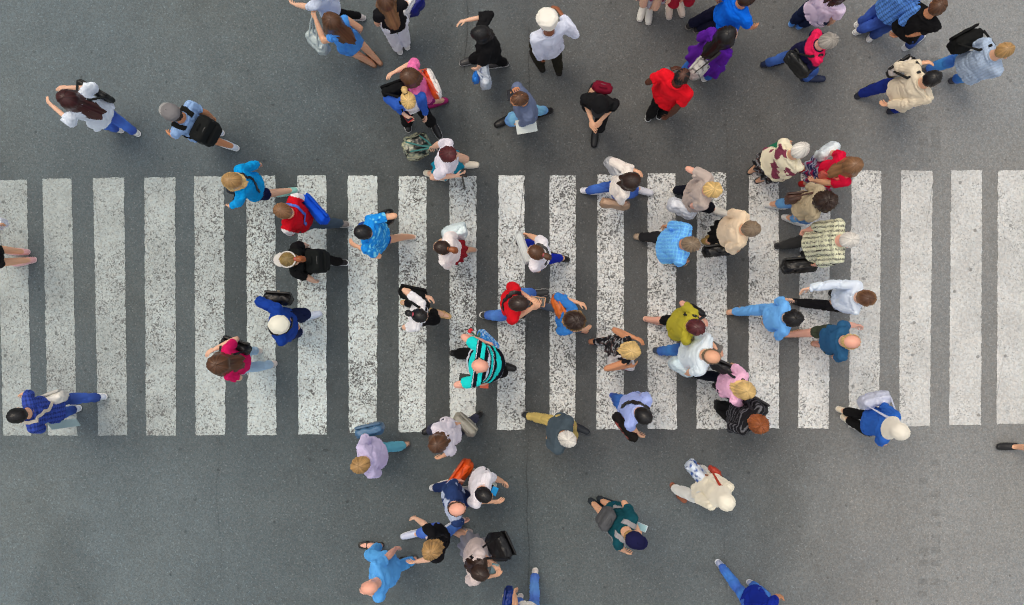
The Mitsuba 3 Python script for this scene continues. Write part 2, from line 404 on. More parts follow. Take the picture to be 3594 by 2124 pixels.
# ---------------------------------------------------------------- a walking person
PEOPLE = {}
def person(pid, label, head, yaw, sex='f', h=None, build=1.0, skin='fair', hair=('short', 'brown'), top=('#', {}), bot=('trousers', (40, 60, 110)),
           shoes=((220, 220, 220), 'sneaker'), lh=None, rh=None, lf=None, rf=None, nod=14, lean=0.08, tw=0, hy=0, hat=None, grip=(0.55, 0.55), face=None):
    seed = pid * 7 + 3
    h = h or (1.68 if sex == 'f' else 1.76)
    s = h / 1.72
    key = numbered('person')
    labels[key] = {'label': label, 'category': 'person', 'group': 'people walking over the zebra crossing'}
    a = math.radians(yaw)
    F, L = np.array([math.cos(a), math.sin(a), 0]), np.array([-math.sin(a), math.cos(a), 0])
    build = 1 + (build - 1) * 0.7
    wide = build * (0.93 if sex == 'f' else 1.0)
    HX = np.array([head[0], head[1], 0])
    pel = HX - F * lean * s
    # feet and stride
    gait = 0.24 * s
    if lf is None and rf is None:
        g = 1 if pid % 2 else -1
        lf, rf = pel + F * gait * g + L * 0.085 * s, pel - F * gait * g - L * 0.085 * s
    elif lf is None or rf is None:
        q = np.array([*(lf or rf), 0]) - pel
        fw, sd = q @ F, q @ L
        other = pel - F * np.clip(fw, -0.34, 0.34) * 0.9 + L * (-0.09 if lf is not None else 0.09) * s
        lf, rf = (pel + q, other) if lf is not None else (other, pel + q)
    feet = {}
    for sd, p in ((1, lf), (-1, rf)):
        p = np.array([p[0], p[1], 0.0])
        fw = (p - pel) @ F
        pitch = math.radians(np.clip((-fw - 0.08) * 130, 0, 40)) if fw < 0 else -math.radians(np.clip((fw - 0.2) * 60, 0, 12))
        fa = a + sd * math.radians(7)
        Ff = np.array([math.cos(fa), math.sin(fa), 0])
        feet[sd] = (p, fw, pitch, Ff)
    L1 = 0.247 * h
    zp = 0.525 * h
    ank = {}
    for sd, (p, fw, pitch, Ff) in feet.items():
        Fp = Ff * math.cos(pitch) - U * math.sin(pitch)
        Up = U * math.cos(pitch) + Ff * math.sin(pitch)
        ball_ = p + Ff * 0.055 * s + U * 0.03
        heel = ball_ - Fp * 0.165 * s
        toe = ball_ + Ff * 0.075 * s if pitch > 0 else ball_ + Fp * 0.075 * s
        if pitch < 0:
            heel = p - Ff * 0.11 * s + U * 0.035
            Fp = unit(Ff * math.cos(pitch) - U * math.sin(pitch))
            ball_, toe = heel + Fp * 0.165 * s, heel + Fp * 0.24 * s
        ank[sd] = dict(heel=heel, ball=ball_, toe=toe, ankle=heel + Fp * 0.035 * s + Up * 0.075 * s, F=Ff, Fp=Fp, Up=Up)
        hz = np.linalg.norm((ank[sd]['ankle'] - (pel + L * sd * 0.085 * s))[:2])
        reach = 2 * L1 * 0.99
        zp = min(zp, ank[sd]['ankle'][2] + math.sqrt(max(reach ** 2 - hz ** 2, (0.66 * reach) ** 2)))
    drop = 0.525 * h - zp
    pc = pel + U * zp
    hc = HX + U * (0.937 * h - drop)
    nb = pel * 0.28 + HX * 0.72 + U * (0.835 * h - drop) - F * 0.025 * s
    ta = a + math.radians(tw)
    SL = np.array([-math.sin(ta), math.cos(ta), 0])
    SF = np.array([math.cos(ta), math.sin(ta), 0])
    ch = pel * 0.45 + HX * 0.55 + U * (0.735 * h - drop) - F * 0.015 * s
    wa = pel * 0.8 + HX * 0.2 + U * (0.615 * h - drop)
    sw = (0.143 if sex == 'f' else 0.160) * s * (0.4 + 0.6 * build)
    sh = {sd: nb + SL * sd * sw - U * 0.030 * h + SF * 0.01 for sd in (1, -1)}
    # arms
    A1, A2 = 0.172 * h, 0.150 * h
    arm = {}
    for sd, t in ((1, lh), (-1, rh)):
        if t is None:
            fw = (feet[-sd][0] - pel) @ F
            t = sh[sd] + F * np.clip(fw * 0.7, -0.2, 0.22) + L * sd * 0.07 * s
            t = np.array([t[0], t[1], 0.47 * h - drop + abs(fw) * 0.12])
        t = np.asarray(t, float)
        d0 = unit(t - sh[sd])
        wt = t - d0 * 0.05 * s
        raised = np.clip((t[2] - 0.9) / 0.3, 0, 1)
        el, wr = ik(sh[sd], wt, A1, A2, -F * 0.8 + SL * sd * (0.16 + 0.35 * raised) - U * 0.5)
        d = unit(wr - el)
        arm[sd] = (el, wr, d)
    # head axes
    ha, na = a + math.radians(hy), math.radians(nod)
    HF0 = np.array([math.cos(ha), math.sin(ha), 0])
    HL = np.array([-math.sin(ha), math.cos(ha), 0])
    HF, HU = HF0 * math.cos(na) - U * math.sin(na), U * math.cos(na) + HF0 * math.sin(na)
    # legs
    leg = {}
    for sd in (1, -1):
        hip = pc + L * sd * 0.088 * s * (0.5 + 0.5 * wide) - U * 0.01
        kn, an = ik(hip, ank[sd]['ankle'], L1, L1, F + L * sd * 0.12)
        leg[sd] = (hip, kn, an)
    inv = lambda v: np.c_[(v - pel) @ F, (v - pel) @ L, v[:, 2] + drop]
    # ---- body: one continuous skin
    s_body, s = s, s * 0.94
    m = []
    m.append(hull(frame_ell(hc + HU * 0.018 * s, (0.098 * s, 0.077 * s, 0.104 * s), HF, HL, HU), frame_ell(hc - HU * 0.02 * s + HF * 0.012 * s, (0.085 * s, 0.068 * s, 0.09 * s), HF, HL, HU)))
    m.append(hull(frame_ell(hc - HU * 0.02 * s + HF * 0.02 * s, (0.072 * s, 0.064 * s, 0.05 * s), HF, HL, HU, S1), frame_ell(hc - HU * 0.092 * s + HF * 0.058 * s, (0.028 * s, 0.032 * s, 0.022 * s), HF, HL, HU, S1)))
    m.append(hull(ball(hc + HF * 0.092 * s + HU * 0.012 * s, 0.008 * s, S0), ball(hc + HF * 0.106 * s - HU * 0.024 * s, 0.012 * s, S0), ball(hc + HF * 0.088 * s - HU * 0.03 * s, 0.018 * s, S0)))
    m.append(hull(frame_ell(hc + HF * 0.086 * s + HU * 0.026 * s, (0.012 * s, 0.052 * s, 0.010 * s), HF, HL, HU, S1), frame_ell(hc + HF * 0.06 * s + HU * 0.03 * s, (0.02 * s, 0.06 * s, 0.02 * s), HF, HL, HU, S1)))
    m.append(frame := hull(frame_ell(hc + HF * 0.082 * s - HU * 0.058 * s, (0.016 * s, 0.024 * s, 0.012 * s), HF, HL, HU, S1)))
    for sd in (1, -1):
        m.append(hull(frame_ell(hc + HL * sd * 0.080 * s - HF * 0.012 * s - HU * 0.008 * s, (0.020 * s, 0.010 * s, 0.032 * s), unit(HF - HL * sd * 0.3), HL, HU, S1)))
    hd = union(m).refine_to_length(0.016 * s)
    s = s_body
    m = [hd]
    m.append(bone(nb - U * 0.02, 0.060 * s * (0.6 + 0.4 * wide), hc - HU * 0.055 * s - HF * 0.012 * s, 0.054 * s))
    m.append(hull(ball(sh[1] - SL * 0.012 - U * 0.012, 0.038 * s), ball(sh[-1] + SL * 0.012 - U * 0.012, 0.038 * s), ball(nb - U * 0.03, 0.045 * s)))
    m.append(hull(ball(sh[1] - SL * 0.025 - U * 0.015, 0.035 * s), ball(sh[-1] + SL * 0.025 - U * 0.015, 0.035 * s), frame_ell(ch, (0.073 * s * wide, 0.115 * s * wide, 0.09 * s), F, SL)))
    m.append(hull(frame_ell(ch, (0.073 * s * wide, 0.113 * s * wide, 0.09 * s), F, SL), frame_ell(wa, (0.065 * s * wide, 0.098 * s * wide, 0.08 * s), F, L)))
    m.append(hull(frame_ell(wa, (0.065 * s * wide, 0.098 * s * wide, 0.08 * s), F, L), frame_ell(pc, (0.080 * s * wide, 0.138 * s * wide, 0.08 * s), F, L)))
    lw = 0.5 + 0.5 * wide
    for sd in (1, -1):
        el, wr, d = arm[sd]
        sv = top[1].get('sl', 'short')
        r0, r1, r2 = (0.034 if sv != 'none' else 0.042) * s * lw, (0.028 if sv in ('long', '34') else 0.037) * s * lw, (0.030 if sv in ('long', '34') else 0.040) * s * lw
        m += [bone(sh[sd] - U * 0.008, r0, el, r1), bone(el, r1, el * 0.7 + wr * 0.3, r2), bone(el * 0.7 + wr * 0.3, r2, wr, 0.026 * s * lw)]
        fwd_n = unit(-SL * sd + U * 0.15 if d[2] < -0.5 else -U * 0.6 - SL * sd * 0.8)
        pn = unit(fwd_n - d * (fwd_n @ d))
        thumb = np.cross(d, pn) * sd
        thumb = thumb if thumb @ F > 0 or d[2] > -0.5 and thumb @ U > 0 else -thumb
        m += hand(wr, d, pn, thumb, s * (0.94 if sex == 'f' else 1.04), grip[0] if sd == 1 else grip[1])
        hip, kn, an = leg[sd]
        q = kn * 0.72 + an * 0.28 - F * 0.012
        th = 0.84 if bot[0] in ('trousers', 'leggings') else 1.0
        m += [bone(hip, 0.070 * s * lw * th, kn, 0.050 * s * lw * th), bone(kn, 0.050 * s * lw * th, q, 0.053 * s * lw * (th if bot[0] != 'trousers' or len(bot) < 3 or 'crop' not in bot[2] else 1)), bone(q, 0.053 * s * lw * (th if bot[0] != 'trousers' or len(bot) < 3 or 'crop' not in bot[2] else 1), an, 0.034 * s * lw)]
        k = ank[sd]
        m += [hull(ball(k['ankle'], 0.033 * s), ball(k['heel'] + U * 0.004, 0.026 * s), frame_ell(k['ball'], (0.03 * s, 0.036 * s, 0.018 * s), k['Fp'], np.cross(k['Up'], k['Fp']), k['Up'], S1)),
              hull(frame_ell(k['ball'], (0.03 * s, 0.036 * s, 0.018 * s), k['Fp'], np.cross(k['Up'], k['Fp']), k['Up'], S1), ball(k['toe'] - k['F'] * 0.01, 0.016 * s))]
    v, f = arrays(union(m), 0.034)
    v = smooth(v, f, 5)
    col = np.tile(lin(SKINS[skin]), (len(v), 1)) * (1 + 0.12 * (meshkit.fbm(v * 8 + seed, 3, seed) - 0.5))[:, None]
    lh_ = np.c_[(v - hc) @ HF, (v - hc) @ HL, (v - hc) @ HU] / s
    def spot(c, r, q):
        nonlocal col
        w = np.exp(-(((lh_ - np.array(c)) / np.array(r)) ** 2).sum(1) * 1.2)[:, None]
        col = col * (1 - w) + lin(q) * w
    base = np.array(SKINS[skin])
    spot((0.095, 0, -0.058), (0.03, 0.022, 0.010), base * np.array([0.82, 0.55, 0.55]))
    for sd in (1, -1):
        spot((0.088, sd * 0.032, 0.006), (0.02, 0.013, 0.008), (50, 36, 30))
        spot((0.09, sd * 0.033, 0.028), (0.02, 0.018, 0.006), np.array(HAIRS[hair[1]]) * 0.7)
        spot((0.07, sd * 0.05, -0.03), (0.03, 0.03, 0.03), base * np.array([0.97, 0.84, 0.82]))
    if hair[0] in ('fringe', 'bald'):
        w = smoothstep_np(0.03, 0.075, lh_[:, 2])[:, None] * 0.5
        col = col * (1 - w) + col * np.array([1.02, 0.86, 0.82]) * w
    put(key + '__body', v, f, col, 'mat_skin')
    # ---- hair and headwear
    if hair[0] not in ('bald',) and not (hat and hat[0] in ('scarf', 'toque')):
        hv, hf, tone = hair_mesh(hc, HF, HL, HU, hair[0], s * 0.94, seed, size=hair[2] if len(hair) > 2 else 1.0)
        hcol = lin(HAIRS[hair[1]])[None] * tone[:, None]
        if len(hair) > 3:  # darker roots or paler ends
            t = np.repeat(np.arange(19) / 18, 88)[:, None]
            hcol = hcol * (1 - smoothstep_np(0.3, 0.62, t)) + lin(HAIRS[hair[3]]) * tone[:, None] * smoothstep_np(0.3, 0.62, t)
        put(key + '__hair', hv, hf, hcol, 'mat_hair')
        if hair[0] == 'pony':
            b0 = hc - HF * 0.098 * s + HU * 0.05 * s
            pts = [b0, b0 - HF * 0.05 - U * 0.02, b0 - HF * 0.075 - U * 0.09, b0 - HF * 0.07 - U * 0.18, b0 - HF * 0.06 - U * 0.25]
            rr = [0.020, 0.034, 0.036, 0.028, 0.010]
            mm = union([bone(pts[i], rr[i], pts[i + 1], rr[i + 1]) for i in range(4)])
            solid(key + '__ponytail', mm, 0.015, HAIRS[hair[4] if len(hair) > 4 else hair[1]], 'mat_hair', amp=0.009, seed=seed, it=3, freq=30, var=0.3)
            solid(key + '__hair_tie', hull(frame_ell(b0 - HF * 0.012 - U * 0.004, (0.012, 0.026, 0.026), unit(HF + U * 0.4), HL, HU, S1)), 0.02, (186, 80, 96) if pid % 2 else (40, 40, 44), 'mat_cloth', it=1)
        if hair[0] == 'bun':
            solid(key + '__hair_bun', hull(frame_ell(hc - HF * 0.105 * s + HU * 0.06 * s, (0.042, 0.045, 0.04), HF, HL, HU)), 0.012, HAIRS[hair[1]], 'mat_hair', amp=0.006, seed=seed, freq=28, var=0.3)
    if hat:
        kind, hcol = hat[:2]
        cc = hc + HU * 0.035 * s
        if kind == 'visor':
            ts = np.linspace(0, 2 * math.pi, 25)
            k = solid(key + '__visor', tube([cc + HF * 0.101 * s * math.cos(t) + HL * 0.086 * s * math.sin(t) for t in ts], 0.010), 0.03, hcol, 'mat_cloth', it=1)
            solid(k + '__brim', hull(frame_ell(cc + HF * 0.085 * s - HU * 0.006 * s, (0.03 * s, 0.086 * s, 0.005), HF, HL, HU, S1), frame_ell(cc + HF * 0.145 * s - HU * 0.018 * s, (0.032 * s, 0.056 * s, 0.005), HF, HL, HU, S1)), 0.03, hcol, 'mat_cloth', it=2)
        elif kind == 'cap':
            dome = hull(*[frame_ell(cc + HU * z * s, (0.114 * r * s, 0.097 * r * s, 0.012), HF, HL, HU, S1) for z, r in ((0.005, 1.0), (0.05, 0.95), (0.085, 0.72), (0.104, 0.3))])
            k = solid(key + '__cap', dome, 0.02, hcol, 'mat_cloth', amp=0.003, seed=seed, it=3)
            brim = hull(frame_ell(cc + HF * 0.085 * s - HU * 0.006 * s, (0.03 * s, 0.086 * s, 0.005), HF, HL, HU, S1), frame_ell(cc + HF * 0.145 * s - HU * 0.018 * s, (0.032 * s, 0.056 * s, 0.005), HF, HL, HU, S1))
            solid(k + '__brim', brim, 0.03, hat[2] if len(hat) > 2 else hcol, 'mat_cloth', it=2)
            if True:
                solid(k + '__button', hull(frame_ell(cc + HU * 0.115 * s, (0.008, 0.008, 0.005), HF, HL, HU, S0)), 0.01, np.array(hcol) * 0.8, 'mat_cloth', it=0)
        elif kind == 'sunhat':
            dome = hull(*[frame_ell(cc + HU * z * s, (0.118 * r * s, 0.104 * r * s, 0.012), HF, HL, HU, S1) for z, r in ((0.0, 1.02), (0.05, 0.97), (0.088, 0.75), (0.102, 0.4))])
            k = solid(key + '__hat', dome, 0.02, hcol, 'mat_cloth', amp=0.005, seed=seed, it=3)
        elif kind == 'toque':
            dome = hull(*[frame_ell(cc + HU * z * s, (0.125 * r * s, 0.118 * r * s, 0.015), HF, HL, HU, S1) for z, r in ((0.0, 0.84), (0.04, 0.95), (0.09, 1.02), (0.12, 0.8))])
            k = solid(key + '__hat', dome, 0.016, hcol, 'mat_cloth', amp=0.011, seed=seed, it=3, freq=14)
            solid(k + '__band', hull(*[frame_ell(hc + HU * z * s, (0.109 * s, 0.092 * s, 0.006), HF, HL, HU, S1) for z in (0.012, 0.05)]), 0.03, hcol, 'mat_cloth', it=1)
        elif kind == 'scarf':
            sc = union([hull(frame_ell(hc + HU * 0.016 * s - HF * 0.010 * s, (0.113 * s, 0.099 * s, 0.122 * s), HF, HL, HU), frame_ell(hc - HU * 0.05 * s - HF * 0.045 * s, (0.07 * s, 0.085 * s, 0.07 * s), HF, HL, HU)),
                        hull(frame_ell(hc - HU * 0.06 * s - HF * 0.045 * s, (0.075 * s, 0.085 * s, 0.06 * s), HF, HL, HU), frame_ell(nb + U * 0.01, (0.11 * s, 0.14 * s, 0.035), F, SL))])
            face_cut = hull(frame_ell(hc + HF * 0.11 * s - HU * 0.03 * s, (0.055 * s, 0.058 * s, 0.085 * s), HF, HL, HU))
            solid(key + '__headscarf', sc - face_cut, 0.02, hcol, 'mat_cloth', amp=0.007, seed=seed, it=4, freq=12)
    # ---- top
    tcol, o = top
    sl, hem, fl = o.get('sl', 'short'), o.get('hem', 0.50) * h - drop, o.get('flare', 1.0)
    g = 0.006 + 0.0085 * o.get('loose', 1.0)
    W, Dp = 0.140 * s * wide, 0.090 * s * wide
    belly = o.get('belly', 0.0)
    m = []
    low = o.get('neck', 0.0)
    sk = 0.050 if sl != 'none' else 0.040
    inn = 0.0 if sl != 'none' else 0.035
    m.append(hull(ball(sh[1] - SL * (0.006 + inn), sk * s + g * 0.4), ball(sh[-1] + SL * (0.006 + inn), sk * s + g * 0.4), frame_ell(nb - U * (0.026 + low), (0.078 * s, 0.090 * s, 0.034 * s), SF, SL)))
    tors = [frame_ell(ch - U * low * 0.4, (Dp + g, W + g, 0.1 * s), F, SL), frame_ell(wa + F * belly * 0.6, (Dp * 0.92 + g + belly * 0.7, W * 0.92 + g + belly * 0.4, 0.07 * s), F, L)]
    m.append(hull(ball(sh[1] - SL * 0.02, 0.05 * s + g * 0.4), ball(sh[-1] + SL * 0.02, 0.05 * s + g * 0.4), tors[0]))
    m.append(hull(*tors))
    hem_c = pc * 1.0
    hem_c = np.array([pc[0], pc[1], hem + 0.02])
    below = max(0.0, (zp - hem) / 0.5)
    rx, ry = (0.098 + 0.05 * below) * s * wide * fl + g + belly * 0.4, (0.156 + 0.02 * below) * s * wide * fl + g + belly * 0.3
    if hem < zp - 0.15:  # follows the thighs of the stride
        fr = np.clip((zp - hem) / (zp - 0.1), 0, 1)
        offs = [(feet[sd][0] - pel) * fr * 0.75 for sd in (1, -1)]
        hem_sets = [frame_ell(hem_c + q, (rx * 0.8, ry * 0.82, 0.02), F, L) for q in offs]
    else:
        hem_sets = [frame_ell(hem_c, (rx, ry, 0.02), F, L)]
    m.append(hull(tors[1], frame_ell(pc + U * 0.02, (0.096 * s * wide + g, 0.155 * s * wide + g, 0.06 * s), F, L)))
    if hem < zp:
        m.append(hull(frame_ell(pc + U * 0.02, (0.096 * s * wide + g, 0.155 * s * wide + g, 0.06 * s), F, L), *hem_sets))
    for sd in (1, -1):
        el, wr, d = arm[sd]
        ga = g * (1.0 if fl < 1.15 else 1.3)
        if sl == 'short':
            e = sh[sd] * 0.36 + el * 0.64
            d_ = unit(el - sh[sd])
            m.append(bone(sh[sd], 0.049 * s * lw + ga * 0.5, e + d_ * 0.05, 0.045 * s * lw + ga * 0.9).trim_by_plane(-d_, -float(d_ @ e)))
        elif sl in ('long', '34'):
            m.append(bone(sh[sd], 0.049 * s * lw + ga * 0.5, el, 0.038 * s * lw + ga * 0.9))
            e = wr - d * 0.01 if sl == 'long' else el * 0.6 + wr * 0.4
            m.append(bone(el, 0.038 * s * lw + ga * 0.9, e + d * 0.04, 0.027 * s * lw + ga * 0.8 if sl == 'long' else 0.035 * s * lw + ga * 0.9).trim_by_plane(-d, -float(d @ e)))
    seed2 = seed + 11
    mesh = union(m)
    v, f = arrays(mesh, 0.011 if o.get('pat') in ('plaid', 'check', 'rings', 'darkrings', 'darkcheck', 'stripes') else 0.0145)
    v = smooth(v, f, 7)
    l = inv(v)
    v = wrinkle(v, f, 0.019 * o.get('wr', 1.0), seed2, 8.5)
    if hem < zp - 0.2 or fl > 1.15:
        ang = np.arctan2(l[:, 1], l[:, 0])
        wfold = np.clip((zp + 0.02 - v[:, 2]) / 0.5, 0, 1) * (np.abs(l[:, 1]) < ry * 1.15)
        rad = np.c_[np.cos(ang)[:, None] * F + np.sin(ang)[:, None] * L]
        v = v + rad * (0.022 * wfold * np.sin(ang * 11 + 3 * meshkit.noise(v * 3, seed)))[:, None]
    if o.get('pat'):
        c = pat_fn(o['pat'], tcol)(l, seed)
    else:
        c = np.tile(lin(tcol), (len(v), 1))
    c = c * (1 + 0.30 * (meshkit.fbm(v * 5 + seed, 4, seed) - 0.5))[:, None]
    name = o.get('name', 'shirt')
    tk = put(key + '__' + name, v, f, c, 'mat_cloth')
    shirt = (v, f)
    if not o.get('collar') and sl != 'none':
        ts = np.linspace(0, 2 * math.pi, 19)
        ring = [nb + U * (0.004 - 0.016 * math.cos(t)) + SF * (0.008 + 0.066 * s * math.cos(t)) + SL * 0.071 * s * math.sin(t) for t in ts]
        solid(tk + '__neckline', tube(ring, 0.0075), 0.03, lambda v: np.tile(lin(tcol) * 0.8, (len(v), 1)), 'mat_cloth', it=1)
    if o.get('collar'):
        pts = [nb + U * 0.014 + SF * 0.064 * s * math.cos(t) + SL * 0.07 * s * math.sin(t) for t in np.linspace(0.35, 2 * math.pi - 0.35, 13)]
        mm = union([bone(pts[i], 0.014, pts[i + 1], 0.014, S0) for i in range(12)])
        solid(tk + '__collar', mm, 0.02, o['collar'], 'mat_cloth', it=2)
    # ---- trousers, shorts or skirt
    kind, bcol = bot[:2]
    bo = bot[2] if len(bot) > 2 else {}
    bw = 0.014 * bo.get('wide', 1.0)
    if kind in ('trousers', 'shorts', 'leggings'):
        m = [hull(frame_ell(wa - U * 0.06, (0.076 * s * wide + 0.006, 0.114 * s * wide + 0.006, 0.03), F, L), frame_ell(pc, (0.087 * s * wide + 0.008, 0.144 * s * wide + 0.008, 0.085 * s), F, L))]
        for sd in (1, -1):
            hip, kn, an = leg[sd]
            gg = bw if kind != 'leggings' else 0.007
            m.append(bone(hip, 0.072 * s * lw + gg, kn, 0.053 * s * lw + gg * 1.2))
            e = an + (kn - an) * (bo.get('crop', 0.02)) if kind != 'shorts' else kn + (an - kn) * bo.get('crop', 0.02)
            if kind != 'shorts':
                q = kn * 0.7 + an * 0.3 - F * 0.012
                m += [bone(kn, 0.053 * s * lw + gg * 1.2, q, 0.054 * s * lw + gg), bone(q, 0.054 * s * lw + gg, e, 0.040 * s * lw + gg * 1.1)]
            else:
                m.append(bone(kn, 0.053 * s * lw + gg * 1.2, e, 0.056 * s * lw + gg * 1.5))
        def bc(v):
            c = np.tile(lin(bcol), (len(v), 1))
            if bo.get('pat'):
                return pat_fn(bo['pat'], bcol)(inv(v), seed)
            if bo.get('jeans'):
                c = c * 0.82 + c.mean(1, keepdims=True) * 0.18  # worn pale along the thigh fronts and knees
                w = np.zeros(len(v))
                for sd in (1, -1):
                    hip, kn, an = leg[sd]
                    for ctr in (hip * 0.45 + kn * 0.55, kn * 0.45 + an * 0.55):
                        w = np.maximum(w, np.exp(-(((v - ctr) / 0.13) ** 2).sum(1)))
                c = c + (lin(np.minimum(255, np.array(bcol) * 1.35 + 45)) - c) * (0.55 * w * (0.5 + meshkit.fbm(v * 9, 2, seed)))[:, None]
            return c
        solid(key + '__' + ('shorts' if kind == 'shorts' else 'trousers'), union(m), 0.017, bc, 'mat_cloth', amp=0.015 if kind != 'leggings' else 0.006, seed=seed + 21, it=6, freq=9)
    elif kind == 'skirt':
        hz = bo.get('hem', 0.28) * h
        fr = np.clip((zp - hz) / (zp - 0.1), 0, 1)
        sets = [frame_ell(np.array([pc[0], pc[1], hz]) + (feet[sd][0] - pel) * fr * 0.7, (0.13 * s * bo.get('wide', 1.0), 0.16 * s * bo.get('wide', 1.0), 0.015), F, L) for sd in (1, -1)]
        mm = union([hull(frame_ell(wa - U * 0.05, (0.076 * s * wide + 0.008, 0.114 * s * wide + 0.008, 0.03), F, L), frame_ell(pc, (0.090 * s * wide + 0.01, 0.147 * s * wide + 0.01, 0.08 * s), F, L)),
                    hull(frame_ell(pc, (0.090 * s * wide + 0.01, 0.147 * s * wide + 0.01, 0.08 * s), F, L), *sets)])
        v, f = arrays(mm, 0.024)
        v = wrinkle(smooth(v, f, 6), f, 0.007, seed + 21, 8)
        l = inv(v)
        ang = np.arctan2(l[:, 1], l[:, 0])
        wf = np.clip((zp - v[:, 2]) / 0.45, 0, 1)
        v = v + (np.cos(ang)[:, None] * F + np.sin(ang)[:, None] * L) * (0.02 * wf * np.sin(ang * 12 + 3 * meshkit.noise(v * 3, seed)))[:, None]
        c = pat_fn(bo['pat'], bcol)(l, seed) if bo.get('pat') else np.tile(lin(bcol), (len(v), 1))
        put(key + '__skirt', v, f, c, 'mat_cloth')
    # ---- shoes
    scol, sk_ = shoes[:2]
    for sd in (1, -1):
        k = ank[sd]
        Fp, Up = k['Fp'], k['Up']
        Sd = np.cross(Up, Fp)
        Ft = k['F'] if k['toe'][2] < 0.06 else Fp
        St, Ut = np.cross(U, k['F']), U
        b_, t_, h_ = k['ball'], k['toe'], k['heel']
        if sk_ != 'sandal':
            mm = union([hull(frame_ell(h_ + Up * 0.012, (0.040 * s, 0.036 * s, 0.036 * s), Fp, Sd, Up), frame_ell(b_ + Up * 0.006, (0.05 * s, 0.045 * s, 0.034 * s), Fp, Sd, Up), frame_ell(k['ankle'] - Up * 0.01, (0.044 * s, 0.040 * s, 0.02 * s), Fp, Sd, Up, S1)),
                        hull(frame_ell(b_ + Up * 0.006, (0.05 * s, 0.045 * s, 0.034 * s), Fp, Sd, Up), frame_ell(t_ + U * 0.002, (0.034 * s, 0.036 * s, 0.026 * s), Ft, Sd, Up))])
            sk = solid(key + '__shoe', mm, 0.022, scol, 'mat_leather', it=4, seed=seed, var=0.08)
            so = shoes[2] if len(shoes) > 2 else tuple(np.array(scol) * 0.75)
            mm = union([hull(frame_ell(h_ - Up * 0.018, (0.046 * s, 0.040 * s, 0.014), Fp, Sd, Up, S1), frame_ell(b_ - Up * 0.016, (0.05 * s, 0.050 * s, 0.012), Fp, Sd, Up, S1)),
                        hull(frame_ell(b_ - Up * 0.016, (0.05 * s, 0.050 * s, 0.012), Fp, Sd, Up, S1), frame_ell(t_ - U * 0.013, (0.040 * s, 0.041 * s, 0.012), Ft, Sd, Up, S1))])
            solid(sk + '__sole', mm, 0.04, so, 'mat_leather', it=2, seed=seed)
        else:
            mm = union([hull(frame_ell(h_ - Up * 0.022, (0.040 * s, 0.036 * s, 0.010), Fp, Sd, Up, S1), frame_ell(b_ - Up * 0.021, (0.048 * s, 0.046 * s, 0.009), Fp, Sd, Up, S1)),
                        hull(frame_ell(b_ - Up * 0.021, (0.048 * s, 0.046 * s, 0.009), Fp, Sd, Up, S1), frame_ell(t_ - U * 0.017, (0.036 * s, 0.038 * s, 0.009), Ft, Sd, Up, S1))])
            sk = solid(key + '__sandal', mm, 0.04, scol, 'mat_leather', it=2, seed=seed)
            arc = [b_ - Fp * 0.004 + Sd * 0.047 * s * math.cos(t) + Up * (0.034 * s * math.sin(t) - 0.012) for t in np.linspace(0, math.pi, 9)]
            solid(sk + '__strap', ribbon(arc, [Sd * math.cos(t) + Up * math.sin(t) for t in np.linspace(0, math.pi, 9)], 0.016, 0.004), 0.03, scol, 'mat_leather', it=0)
    PEOPLE[pid] = dict(key=key, F=F, L=L, SF=SF, SL=SL, pel=pel, pc=pc, nb=nb, ch=ch, wa=wa, sh=sh, arm=arm, shirt=shirt, s=s, wide=wide, hc=hc, HF=HF, HL=HL, HU=HU, drop=drop, leg=leg, ank=ank)
    return PEOPLE[pid]

# ---------------------------------------------------------------- things carried: each stands alone at top level
def start(name, label, cat, group=None):
    k = numbered(name)
    labels[k] = {'label': label, 'category': cat}
    if group:
        labels[k]['group'] = group
    return k
def on_cloth(P, pts, off):
    """Points laid onto the person's top, off metres proud of it, with the outward normals there."""
    v, f = P['shirt']
    tm = trimesh.Trimesh(v, f, process=False)
    c, d, t = trimesh.proximity.closest_point(tm, np.array(pts))
    n = tm.face_normals[t]
    return c + n * off, n
def strap(key, P, pts, w, col, off=0.008, name='strap', mat='mat_leather'):
    pts = np.array(pts)
    q = np.vstack([pts[i] + (pts[i + 1] - pts[i]) * t for i in range(len(pts) - 1) for t in np.linspace(0, 1, 6, endpoint=False)] + [pts[-1]])
    c, n = on_cloth(P, q, off)
    solid(key + '__' + name, ribbon(c, n, w, 0.004), 0.05, col, mat, it=0)
def box_hull(c, d, X, Y, Z, r):
    q = np.array([[i, j, k] for i in (-1, 1) for j in (-1, 1) for k in (-1, 1)], float)
    q = c + (q[:, :1] * (d[0] / 2 - r)) * X + (q[:, 1:2] * (d[1] / 2 - r)) * Y + (q[:, 2:] * (d[2] / 2 - r)) * Z
    return hull(*[ball(p, r, S0) for p in q])

